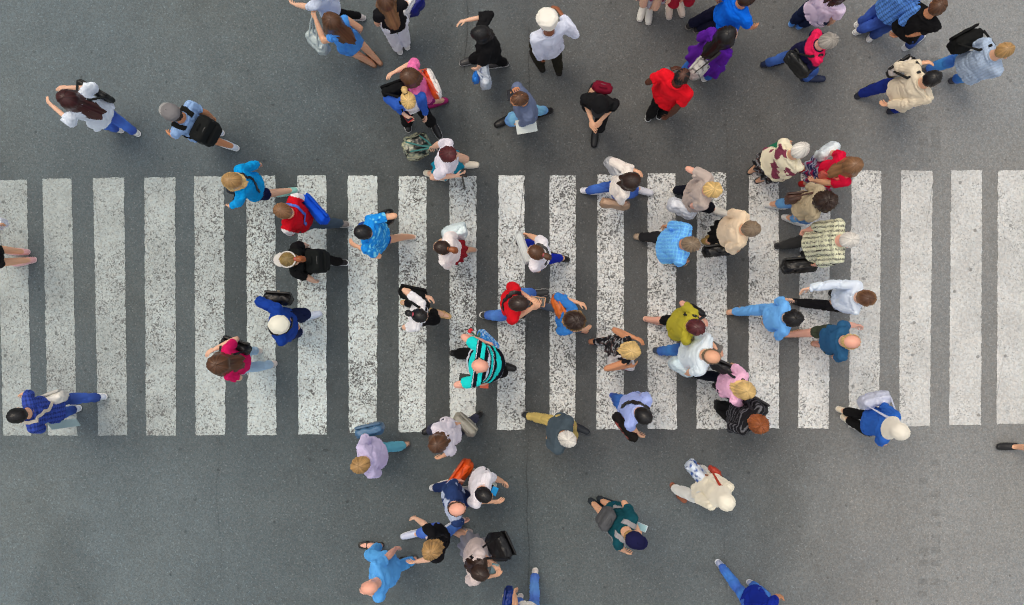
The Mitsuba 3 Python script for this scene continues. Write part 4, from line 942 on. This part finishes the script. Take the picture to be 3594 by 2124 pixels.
person(34, 'person in black top with bare legs and pink shoes leaving at the left edge', (-6.082, 0.554), 184, hair=('long', 'black'), skin='warm', top=((22, 22, 24), {'sl': '34', 'hem': 0.42}), bot=('shorts', (24, 24, 26)), shoes=((220, 170, 170), 'sneaker', (230, 200, 200)), lf=(-5.965, 0.502), rf=(-6.046, 0.623), rh=(-5.909, 0.901, 0.82))
bag(34, 'shopping_bag', 'white bag at the left edge held by the person in pink shoes', (-6.008, 0.917, 0.62), (0.18, 0.12, 0.22), 20, (222, 226, 240), style='plastic', hand_=-1)
person(35, 'dark-haired man in dark blue checked shirt and navy jeans at the lower left', (-5.351, -1.223), 190, sex='m', hair=('short', 'black'), skin='warm', top=((50, 70, 150), {'sl': '34', 'pat': 'darkcheck', 'loose': 1.7, 'hem': 0.46}), bot=('trousers', (30, 62, 142), {'jeans': 1}), shoes=((200, 210, 226), 'sneaker', (235, 235, 235)), lh=(-5.416, -1.457, 0.8), rh=(-5.603, -1.045, 0.86), rf=(-5.092, -1.154))
bag(35, 'messenger_bag', 'cream messenger bag on the back of the man in checked shirt', (-5.253, -1.104, 1.0), (0.38, 0.15, 0.26), 20, (222, 220, 212), strap_to='crossR', strap_w=0.018, scol=(216, 206, 190))
held_box(35, 'papers', 'folded newspaper in the hand of the man in checked shirt', (-5.172, -1.402, 0.82), (0.34, 0.14, 0.015), 8, (136, 160, 166), 'newspaper', roll=50)
person(36, 'blonde woman in bright cyan long-sleeved top and navy shorts', (-3.049, 1.325), 184, hair=('bob', 'darkblond', 1.0, 'blond'), skin='fair', top=((0, 158, 232), {'sl': 'long', 'loose': 1.7, 'hem': 0.49}), bot=('shorts', (20, 28, 74), {'crop': 0.1}), shoes=((150, 214, 204), 'sneaker', (220, 235, 230)), rh=(-2.934, 1.607, 0.78), lh=(-3.239, 1.109, 0.8), lf=(-2.741, 1.351), build=1.1)
bag(36, 'waist_bag', 'slim black bag strapped at the side of the woman in cyan top', (-3.144, 1.259, 1.02), (0.22, 0.06, 0.14), -15, (22, 26, 40), strap_to='crossL')
person(37, 'person in red jumper with white shoulder patches and grey jeans', (-2.483, 0.991), 165, sex='m', hair=('short', 'lightbrown'), skin='warm', top=((200, 16, 34), {'sl': 'long', 'pat': 'whiteshoulder', 'loose': 1.7}), bot=('trousers', (66, 82, 98)), shoes=((120, 116, 116), 'sneaker', (190, 190, 190)), rh=(-2.441, 1.215, 0.8), lh=(-2.559, 0.82, 0.8), lf=(-2.11, 0.964))
bag(37, 'messenger_bag', 'bright blue messenger bag on the back of the person in red jumper', (-2.25, 1.064, 0.98), (0.42, 0.14, 0.3), -48, (20, 84, 214), strap_to='crossL', scol=(70, 100, 190), mat='mat_cloth')
person(38, 'black-haired boy in cyan patterned T-shirt and blue shorts with bare legs', (-1.635, 0.768), 172, sex='m', h=1.62, hair=('short', 'black', 1.3), skin='warm', top=((34, 146, 234), {'pat': 'cyanprint', 'loose': 2.2, 'flare': 1.1, 'hem': 0.46}), bot=('shorts', (28, 70, 150)), shoes=((226, 206, 190), 'sandal'), rh=(-1.5, 0.963, 1.02), lh=(-1.753, 0.632, 1.02), lf=(-1.302, 0.802), build=1.12)
bag(38, 'drawstring_bag', 'round black bag in the hand of the boy in cyan T-shirt', (-1.478, 0.985, 0.72), (0.26, 0.18, 0.3), 30, (22, 22, 24), hand_=-1, flap=False)
person(39, 'person with ponytail and white sun visor dressed all in black', (-2.432, 0.468), 182, hair=('pony', 'olive', 1.2, 'olive', 'orange'), hat=('visor', (206, 204, 200)), skin='fair', top=((20, 20, 22), {'sl': 'short', 'loose': 1.7, 'pat': 'cuffs'}), bot=('trousers', (18, 18, 20)), shoes=((30, 30, 34), 'sneaker', (230, 235, 240)), lh=(-2.273, 0.236, 0.78), rh=(-2.383, 0.668, 0.76), rf=(-2.132, 0.495))
backpack(39, 'black backpack on the person with white sun visor', (24, 27, 27), size=(0.17, 0.28, 0.42), side=0.05)
person(40, 'brown-haired woman with ponytail in white blouse and dark red skirt', (-0.768, 0.6), 168, h=1.64, hair=('pony', 'darkbrown', 1.0, 'darkbrown', 'orange'), skin='warm', top=((240, 232, 230), {'sl': '34', 'loose': 1.5, 'name': 'blouse'}), bot=('skirt', (150, 28, 40), {'hem': 0.3}), shoes=((186, 176, 166), 'sandal'), rh=(-0.685, 0.794, 0.74), lh=(-0.75, 0.408, 0.74), lf=(-0.565, 0.652))
bag(40, 'shopping_bag', 'white plastic shopping bag carried by the woman in white blouse with ponytail', (-0.675, 0.821, 0.58), (0.32, 0.2, 0.3), 15, (214, 230, 234), style='plastic', hand_=-1)
person(41, 'person in deep blue jacket and navy trousers with pale flat hat', (-2.531, -0.242), 8, sex='m', hair=('crop', 'brown'), hat=('sunhat', (232, 230, 214)), skin='warm', top=((24, 62, 150), {'sl': 'long', 'loose': 2.1, 'hem': 0.46, 'name': 'jacket'}), bot=('trousers', (18, 30, 70)), shoes=((206, 218, 240), 'sneaker', (235, 235, 240)), lh=(-2.596, -0.142, 1.2), rh=(-2.523, -0.324, 0.8), lf=(-2.49, -0.17), build=1.15, nod=24)
bag(41, 'shoulder_bag', 'black bag above the shoulder side of the person in deep blue jacket', (-2.67, 0.047, 0.95), (0.34, 0.16, 0.28), -5, (20, 20, 22), strap_to='crossL')
person(42, 'woman with thick brown hair in magenta top and pale blue jeans', (-3.193, -0.673), 184, hair=('long', 'brown', 1.7), skin='fair', top=((214, 24, 96), {'loose': 1.4}), bot=('trousers', (166, 196, 222)), shoes=((214, 206, 200), 'sneaker', (230, 225, 220)), rh=(-3.367, -0.518, 1.12), lf=(-3.019, -0.769))
bag(42, 'handbag', 'black handbag in the crook of the arm of the woman in magenta top', (-3.155, -0.495, 0.95), (0.36, 0.16, 0.28), -18, (22, 22, 22), strap_to='R')
person(43, 'black-haired woman with pink hair tie in white top with pale blue front and black trousers', (-1.007, -0.143), -12, h=1.62, hair=('pony', 'black', 1.0, 'black'), skin='fair', top=((234, 234, 238), {'sl': 'short', 'loose': 1.5}), bot=('trousers', (22, 22, 24), {'crop': 0.1}), shoes=((206, 170, 116), 'sandal'), lh=(-0.977, 0.086, 1.05), rf=(-0.889, -0.132), nod=24)
bag(43, 'backpack', 'black rucksack hanging at the left shoulder of the woman with pink hair tie', (-1.13, 0.1, 1.0), (0.34, 0.17, 0.36), -12, (22, 23, 24), cat='backpack', strap_to='L', mat='mat_cloth')
person(44, 'big bald man in turquoise, black and white striped shirt and black trousers', (-0.35, -0.686), -8, sex='m', h=1.74, hair=('bald', 'grey'), skin='pink', top=((14, 18, 30), {'pat': 'rings', 'loose': 1.8, 'belly': 0.11, 'hem': 0.45, 'wr': 0.5}), bot=('trousers', (20, 20, 22), {'wide': 1.5}), shoes=((24, 24, 26), 'sneaker', (40, 40, 40)), lh=(-0.325, -0.433, 1.02), rh=(-0.403, -0.935, 1.02), lf=(-0.622, -0.618), rf=(-0.108, -0.773), build=1.24, lean=-0.02, nod=8)
bag(44, 'cloth_bag', 'blue and white striped cloth bag in the hand of the bald man', (-0.277, -0.44, 0.8), (0.32, 0.12, 0.26), -45, (40, 126, 214), pat='stripe', hand_=1, flap=False, mat='mat_cloth')
rose(44, 'single red rose on a long green stem held by the bald man', (-0.483, -0.322, 0.98), (-0.177, -0.576, 0.98))
held_box(44, 'book', 'dark paperback book under the arm of the bald man', (-0.51, -0.895, 0.9), (0.2, 0.15, 0.03), -8, (52, 58, 52), 'book', roll=20)
held_box(44, 'box', 'small orange box beside the bald man in stripes', (-0.317, -0.92, 0.86), (0.1, 0.13, 0.06), -4, (226, 92, 52), 'box')
person(45, 'dark-haired man in red T-shirt and blue jeans looking down at his hands', (0.067, -0.01), 2, sex='m', hair=('short', 'darkbrown', 1.1), skin='warm', top=((206, 22, 34), {'loose': 1.5}), bot=('trousers', (46, 98, 200), {'jeans': 1}), shoes=((60, 60, 60), 'sneaker', (236, 236, 236)), lh=(0.214, 0.035, 1.16), rh=(0.234, -0.058, 1.16), rf=(-0.25, -0.162), lf=(0.29, 0.107), nod=34, tw=-6)
bag(45, 'shoulder_bag', 'black shoulder bag on the front of the man in red T-shirt', (0.134, -0.068, 1.02), (0.24, 0.08, 0.22), 80, (20, 20, 22), strap_to='crossR', strap_w=0.022)
held_box(45, 'pouch', 'open tan leather pouch in the hands of the man in red T-shirt', (0.292, 0.011, 1.14), (0.17, 0.11, 0.05), -8, (206, 148, 106), 'pouch', screen=(16, 16, 18), tilt=8)
person(46, 'woman with dark roots and fair curls in blue denim shirt', (0.69, -0.198), -14, h=1.58, build=0.86, hair=('curly', 'darkbrown', 1.25, 'darkblond'), skin='warm', top=((54, 126, 206), {'sl': '34', 'loose': 1.5, 'hem': 0.47}), bot=('leggings', (84, 96, 112)), shoes=((196, 140, 116), 'sandal'), rh=(0.801, -0.304, 1.02), lh=(0.757, 0.014, 1.02), lean=0.1, nod=24)
bag(46, 'handbag', 'orange leather handbag on the shoulder of the woman in denim shirt', (0.548, -0.046, 0.98), (0.3, 0.18, 0.28), -70, (204, 104, 40), strap_to='L')
person(47, 'brown-haired woman in white T-shirt and blue trousers with one arm swung out', (0.259, 0.549), 158, hair=('pony', 'brown', 1.2), skin='warm', top=((236, 232, 238), {'loose': 1.5}), bot=('trousers', (26, 46, 170), {'crop': 0.18}), shoes=((24, 24, 26), 'sneaker', (40, 40, 40)), rh=(0.178, 0.788, 0.78), lh=(0.309, 0.375, 0.74), lf=(0.566, 0.552), h=1.66)
bag(47, 'tote_bag', 'pale grey bag beside the woman in white T-shirt and blue trousers', (0.133, 0.622, 0.85), (0.36, 0.1, 0.3), -70, (196, 202, 202), strap_to='crossL', scol=(60, 60, 60), style='stiff')
person(48, 'brown-haired woman in cream top and blue jeans taking a long step', (1.305, 1.327), -8, hair=('bob', 'darkbrown', 1.1), skin='warm', top=((238, 230, 222), {'sl': 'long', 'loose': 1.6}), bot=('trousers', (34, 78, 170), {'jeans': 1}), shoes=((220, 222, 232), 'sneaker', (235, 235, 240)), rh=(1.269, 1.158, 0.74), lh=(1.388, 1.508, 1.05), lf=(0.965, 1.364), rf=(1.573, 1.372), h=1.64)
bag(48, 'shopping_bag', 'brown paper bag in the lower hand of the woman in cream top', (1.21, 1.157, 0.58), (0.36, 0.12, 0.3), -6, (176, 144, 118), style='soft', hand_=-1, flap=False)
bag(48, 'handbag', 'pale grey bag behind the woman in cream top and blue jeans', (1.167, 1.556, 0.86), (0.26, 0.12, 0.28), -55, (186, 188, 192), style='plastic', strap_to='L')
person(49, 'blond woman in wide grey beige top with dark trousers and white shoes', (2.189, 1.225), -10, hair=('short', 'blond', 1.7), skin='pink', top=((186, 172, 164), {'sl': 'short', 'loose': 2.2, 'flare': 1.15, 'hem': 0.47}), bot=('trousers', (20, 22, 34)), shoes=((232, 228, 218), 'sneaker', (240, 240, 236)), rh=(2.061, 1.118, 0.76), lh=(2.198, 1.43, 1.02), lf=(2.076, 1.36), rf=(2.488, 1.123), build=1.12)
bag(49, 'shopping_bag', 'white plastic bag in the hand of the blond woman in grey beige top', (1.999, 1.108, 0.6), (0.36, 0.17, 0.32), -25, (224, 230, 240), style='plastic', hand_=-1)
person(50, 'broad grey-haired man in light blue checked shirt and dark trousers', (1.938, 0.628), -12, sex='m', hair=('short', 'greybrown', 1.0), skin='tan', top=((98, 168, 246), {'sl': '34', 'pat': 'check', 'loose': 2.1, 'hem': 0.46, 'belly': 0.03}), bot=('trousers', (42, 42, 44)), shoes=((186, 164, 140), 'sneaker'), lh=(1.778, 0.883, 0.82), rh=(1.967, 0.471, 0.8), lf=(1.631, 0.794), build=1.2, lean=0.12)
person(51, 'person with greyish brown hair in cream jacket and black skirt', (2.606, 0.8), -6, hair=('short', 'greybrown', 1.5), skin='warm', top=((236, 214, 184), {'sl': 'long', 'loose': 2.2, 'hem': 0.5, 'flare': 1.08, 'name': 'jacket', 'wr': 0.8}), bot=('skirt', (20, 20, 22), {'hem': 0.27, 'wide': 1.2}), shoes=((170, 140, 80), 'sneaker'), lf=(2.511, 0.792), build=1.15, lean=0.12)
bag(51, 'handbag', 'black handbag trailing beside the person in cream jacket', (2.384, 0.604, 0.72), (0.36, 0.15, 0.26), 8, (20, 20, 21), hand_=-1)
person(52, 'maroon-haired woman in yellow green top with bare pale arms and black trousers', (2.006, -0.271), -18, hair=('short', 'maroon', 1.7), skin='pink', top=((176, 166, 54), {'sl': 'short', 'loose': 2.0, 'flare': 1.1, 'hem': 0.48}), bot=('trousers', (20, 20, 22), {'crop': 0.5, 'wide': 1.3}), shoes=((228, 180, 160), 'sandal'), lh=(2.146, -0.17, 1.05), rh=(2.093, -0.46, 0.78), lf=(1.739, -0.22), build=1.18)
bag(52, 'shoulder_bag', 'slim black bag on the shoulder of the woman in yellow green top', (2.094, -0.095, 1.05), (0.24, 0.08, 0.16), -35, (22, 22, 24), strap_to='L')
person(53, 'balding man in white T-shirt and bright blue jeans', (2.157, -0.584), -12, sex='m', hair=('fringe', 'greybrown'), skin='warm', top=((222, 236, 246), {'loose': 2.2, 'hem': 0.47}), bot=('trousers', (32, 94, 188), {'jeans': 1}), shoes=((60, 70, 90), 'sneaker'), lf=(1.87, -0.595), rh=(2.017, -0.826, 0.8), lh=(2.308, -0.509, 1.05), build=1.15, lean=0.1)
bag(53, 'shopping_bag', 'clear white plastic bag beside the balding man in white T-shirt', (1.975, -0.747, 0.72), (0.32, 0.16, 0.3), -30, (206, 226, 236), style='plastic', hand_=-1)
held_box(53, 'phone', 'black phone held forward by the balding man in white T-shirt', (2.308, -0.501, 1.1), (0.15, 0.08, 0.012), -30, (26, 28, 34), 'phone', screen=(30, 34, 44), tilt=20)
person(54, 'blonde woman in pink top and black trousers with arm bent to her bag', (2.544, -0.957), -22, hair=('bob', 'blond', 1.1), skin='warm', top=((240, 186, 216), {'sl': '34', 'loose': 1.8, 'hem': 0.49}), bot=('trousers', (20, 22, 34)), shoes=((24, 24, 26), 'sneaker', (40, 40, 40)), lh=(2.561, -0.713, 0.76), rh=(2.703, -1.174, 0.82), lf=(2.301, -0.882), build=1.05)
bag(54, 'handbag', 'black shoulder bag at the hand of the blonde woman in pink top', (2.435, -0.755, 0.9), (0.34, 0.14, 0.28), -25, (30, 30, 31), strap_to='L')
person(55, 'red-haired woman in black top with thin grey rings and black trousers', (2.688, -1.325), -38, hair=('curly', 'orange', 0.8), skin='warm', top=((30, 30, 34), {'sl': 'long', 'pat': 'darkrings', 'loose': 1.9, 'hem': 0.45}), bot=('trousers', (22, 22, 24)), shoes=((24, 24, 26), 'sneaker', (40, 40, 40)), lf=(2.604, -1.281), build=1.12)
bag(55, 'shoulder_bag', 'black bag on the left shoulder of the red-haired woman in ringed top', (2.754, -1.152, 1.05), (0.34, 0.15, 0.22), -30, (36, 36, 40), strap_to='L')
person(56, 'black-haired man in lavender blue polo shirt and blue jeans', (1.43, -1.232), -38, sex='m', h=1.72, hair=('short', 'black', 1.4), skin='warm', top=((160, 178, 236), {'loose': 1.7, 'hem': 0.47, 'collar': (170, 186, 238)}), bot=('trousers', (24, 78, 166), {'jeans': 1}), shoes=((46, 80, 170), 'sneaker', (210, 220, 235)), lh=(1.502, -1.072, 0.78), rh=(1.457, -1.523, 0.82), lf=(1.321, -1.194), build=1.05)
bag(56, 'messenger_bag', 'black messenger bag with red panel beside the man in lavender polo', (1.293, -1.423, 0.95), (0.4, 0.13, 0.28), -52, (30, 27, 26), strap_to='crossR', strap_w=0.024, pat='redpanel', flap=False, mat='mat_cloth')
person(57, 'blonde woman in black patterned dress with bare upper back, holding a phone', (1.307, -0.529), -4, h=1.62, hair=('bob', 'blond', 1.0), skin='tan', top=((28, 28, 32), {'sl': 'none', 'hem': 0.36, 'flare': 1.05, 'pat': 'floral', 'name': 'dress', 'neck': 0.05}), bot=('leggings', (30, 30, 34), {'pat': 'floral'}), shoes=((170, 110, 80), 'sandal'), lh=(1.406, -0.401, 1.04), rh=(1.313, -0.735, 1.04), lf=(1.072, -0.474))
bag(57, 'handbag', 'white and red patterned bag on the arm of the woman in black dress', (1.255, -0.695, 0.92), (0.32, 0.13, 0.24), -12, (206, 204, 206), strap_to='R', pat='redpanel', style='plastic')
person(58, 'white-haired man in dark teal jacket and khaki trousers in mid stride', (0.605, -1.477), -20, sex='m', hair=('short', 'white', 1.2), skin='tan', top=((72, 86, 96), {'sl': 'long', 'loose': 1.7, 'pat': 'whitecuffs', 'hem': 0.46, 'name': 'jacket'}), bot=('trousers', (200, 178, 108)), shoes=((40, 44, 50), 'sneaker', (120, 120, 120)), lf=(0.248, -1.386), rf=(0.799, -1.519), rh=(0.425, -1.587, 0.8), lh=(0.653, -1.369, 0.8))
person(59, 'woman with streaked fair hair in lavender blouse and pale teal jeans', (-1.656, -1.766), 200, hair=('short', 'darkblond', 1.8), skin='fair', top=((206, 196, 232), {'sl': '34', 'loose': 2.1, 'hem': 0.46, 'flare': 1.12, 'name': 'blouse'}), bot=('trousers', (104, 184, 210)), shoes=((120, 96, 84), 'sandal'), rh=(-1.702, -1.526, 0.76), lh=(-1.552, -1.973, 0.76), rf=(-1.383, -1.751), build=1.12)
bag(59, 'shopping_bag', 'slate blue and black bag held out by the woman in lavender blouse', (-1.666, -1.495, 0.62), (0.36, 0.15, 0.34), 12, (78, 116, 152), hand_=-1, style='soft', scol=(22, 22, 24))
person(60, 'brown-haired woman in white lilac top reaching back to her bag', (-0.813, -1.538), 212, hair=('bob', 'brown', 1.0), skin='warm', top=((222, 216, 228), {'sl': '34', 'loose': 2.0, 'hem': 0.46, 'flare': 1.08, 'wr': 1.1}), bot=('trousers', (60, 62, 80)), shoes=((24, 24, 26), 'sneaker', (40, 40, 40)), rh=(-0.619, -1.4, 0.8), lean=0.12)
bag(60, 'handbag', 'soft grey beige handbag behind the woman in white lilac top', (-0.546, -1.425, 0.66), (0.34, 0.15, 0.28), -45, (150, 148, 138), hand_=-1)
person(61, 'balding man in navy tracksuit top with pale panels and dark trousers', (-0.596, -2.231), 8, sex='m', hair=('fringe', 'brown'), skin='pink', top=((38, 58, 104), {'sl': '34', 'pat': 'navypanel', 'loose': 1.9, 'hem': 0.45, 'name': 'tracksuit_top'}), bot=('trousers', (34, 50, 96)), shoes=((206, 204, 210), 'sneaker', (230, 230, 230)), lf=(-0.86, -2.234), rf=(-0.568, -2.295), rh=(-0.563, -2.539, 0.8), lh=(-0.632, -2.057, 0.8), build=1.1)
bag(61, 'holdall', 'bright orange bag carried low behind the man in navy tracksuit top', (-0.606, -2.029, 0.55), (0.42, 0.17, 0.3), 55, (236, 92, 30), hand_=1, flap=True, style='soft')
person(62, 'blonde woman in black top and blue jeans striding with both hands forward', (-0.881, -2.708), 200, hair=('bob', 'darkblond', 1.1), skin='fair', top=((20, 20, 24), {'loose': 1.4, 'sl': 'short'}), bot=('trousers', (44, 92, 206), {'jeans': 1}), shoes=((206, 214, 236), 'sneaker', (235, 235, 240)), rh=(-1.124, -2.483, 0.8), lh=(-1.12, -2.98, 0.88), lf=(-0.704, -2.72), rf=(-1.208, -2.827), lean=0.06)
held_box(62, 'book', 'white and pink booklet in front of the blonde woman in black top', (-0.892, -2.672, 1.25), (0.17, 0.12, 0.02), 100, (222, 206, 214), 'booklet', tilt=30)
bag(62, 'shoulder_bag', 'small black bag beside the blonde woman in black top', (-0.827, -2.735, 0.95), (0.26, 0.11, 0.22), 60, (20, 20, 22), strap_to='R')
person(63, 'bald man in light blue shirt and light blue trousers at the bottom edge', (-1.535, -3.08), 186, sex='m', hair=('bald', 'grey'), skin='pink', top=((92, 170, 240), {'loose': 2.0, 'hem': 0.46, 'belly': 0.03}), bot=('trousers', (92, 172, 240)), shoes=((44, 40, 36), 'sandal'), rh=(-1.329, -2.831, 0.82), rf=(-1.714, -2.97), lf=(-1.295, -3.157), build=1.15, lean=0.1)
person(64, 'dark-haired woman in wide beige lilac blouse and grey skirt, arm bent', (-0.346, -2.938), -10, hair=('long', 'darkbrown', 1.0, 'darkbrown'), skin='warm', top=((208, 194, 192), {'sl': '34', 'loose': 2.2, 'hem': 0.45, 'flare': 1.15, 'name': 'blouse'}), bot=('skirt', (150, 150, 160), {'hem': 0.26}), shoes=((150, 140, 140), 'sandal'), lh=(-0.2, -2.96, 1.12), rh=(-0.207, -3.079, 1.12), build=1.1)
held_box(64, 'phone', 'grey teal phone in both hands of the woman in beige lilac blouse', (-0.197, -3.002, 1.16), (0.15, 0.08, 0.012), 80, (110, 136, 140), 'phone', screen=(120, 150, 156), tilt=15)
bag(64, 'tote_bag', 'large black bag beside the woman in beige lilac blouse', (-0.15, -2.828, 0.78), (0.36, 0.22, 0.36), -65, (22, 22, 24), strap_to='L', roll=-28)
person(65, 'black-haired young man in white T-shirt and black shorts with bare legs', (-0.3, -2.093), -24, sex='m', h=1.68, hair=('short', 'black', 1.2), skin='warm', top=((232, 230, 238), {'loose': 1.8, 'hem': 0.47}), bot=('shorts', (22, 22, 24)), shoes=((180, 186, 176), 'sneaker', (220, 220, 214)), lh=(-0.096, -2.072, 0.8), rh=(-0.207, -2.245, 1.1), lf=(-0.479, -2.077))
held_box(65, 'phone', 'cyan phone at the chest of the young man in white T-shirt', (-0.198, -2.112, 1.22), (0.14, 0.07, 0.012), 70, (20, 150, 220), 'phone', screen=(30, 160, 226), tilt=40)
person(66, 'person in teal T-shirt and grey vest with navy cap and blue shorts', (1.31, -2.551), -32, sex='m', hair=('crop', 'darkblond'), hat=('cap', (26, 27, 66)), skin='warm', top=((18, 74, 86), {'loose': 1.6}), bot=('shorts', (34, 92, 206), {'crop': 0.3}), shoes=((44, 52, 60), 'sneaker'), lh=(1.394, -2.512, 1.15), rh=(1.304, -2.871, 0.84), lf=(1.178, -2.452), lean=0.2)
backpack(66, 'grey backpack on the person in navy cap', (84, 86, 90), size=(0.11, 0.26, 0.32), low=-0.05, scol=(150, 150, 154))
held_box(66, 'phone', 'pale phone in the hand of the person in navy cap', (1.443, -2.514, 1.2), (0.15, 0.08, 0.012), -20, (206, 216, 222), 'phone', screen=(150, 190, 200), tilt=20)
person(67, 'woman in cream tunic, white trousers and cream headscarf', (2.329, -2.17), -45, hair=('short', 'brown'), hat=('scarf', (238, 232, 214)), skin='brown', top=((238, 232, 212), {'sl': '34', 'loose': 2.0, 'hem': 0.4, 'flare': 1.15, 'name': 'tunic'}), bot=('trousers', (232, 234, 230), {'wide': 1.5}), shoes=((150, 84, 60), 'sandal'), rf=(2.033, -2.324), lh=(2.235, -1.998, 0.78))
bag(67, 'shopping_bag', 'white bag with blue print carried by the woman in cream headscarf', (2.16, -1.976, 0.68), (0.32, 0.15, 0.32), -45, (214, 226, 242), style='plastic', pat='blueprint', hand_=1)
bag(67, 'pouch', 'dark red purse at the side of the woman in cream headscarf', (2.324, -1.93, 0.92), (0.18, 0.08, 0.12), -35, (176, 60, 42), strap_to='L')
person(68, 'person in blue jeans and white shoes with only the legs above the bottom edge', (0.173, -3.632), -102, hair=('short', 'brown'), skin='warm', top=((226, 226, 222), {'hem': 0.48}), bot=('trousers', (56, 108, 216), {'jeans': 1}), shoes=((222, 212, 206), 'sneaker', (235, 230, 226)), lf=(0.275, -3.382), rh=(0.028, -3.34, 0.8))
bag(68, 'shopping_bag', 'navy blue bag beside the legs at the bottom edge', (-0.039, -3.444, 0.6), (0.22, 0.12, 0.28), 80, (24, 52, 130), style='soft', hand_=-1)
person(69, 'person in bright blue jeans walking out at the bottom right corner', (2.827, -3.454), -42, hair=('short', 'darkbrown'), skin='tan', top=((22, 44, 150), {'sl': 'short', 'hem': 0.46}), bot=('trousers', (30, 92, 200), {'jeans': 1}), shoes=((150, 160, 190), 'sneaker', (200, 205, 215)), rf=(2.576, -3.241), lh=(3.105, -3.387, 0.8))
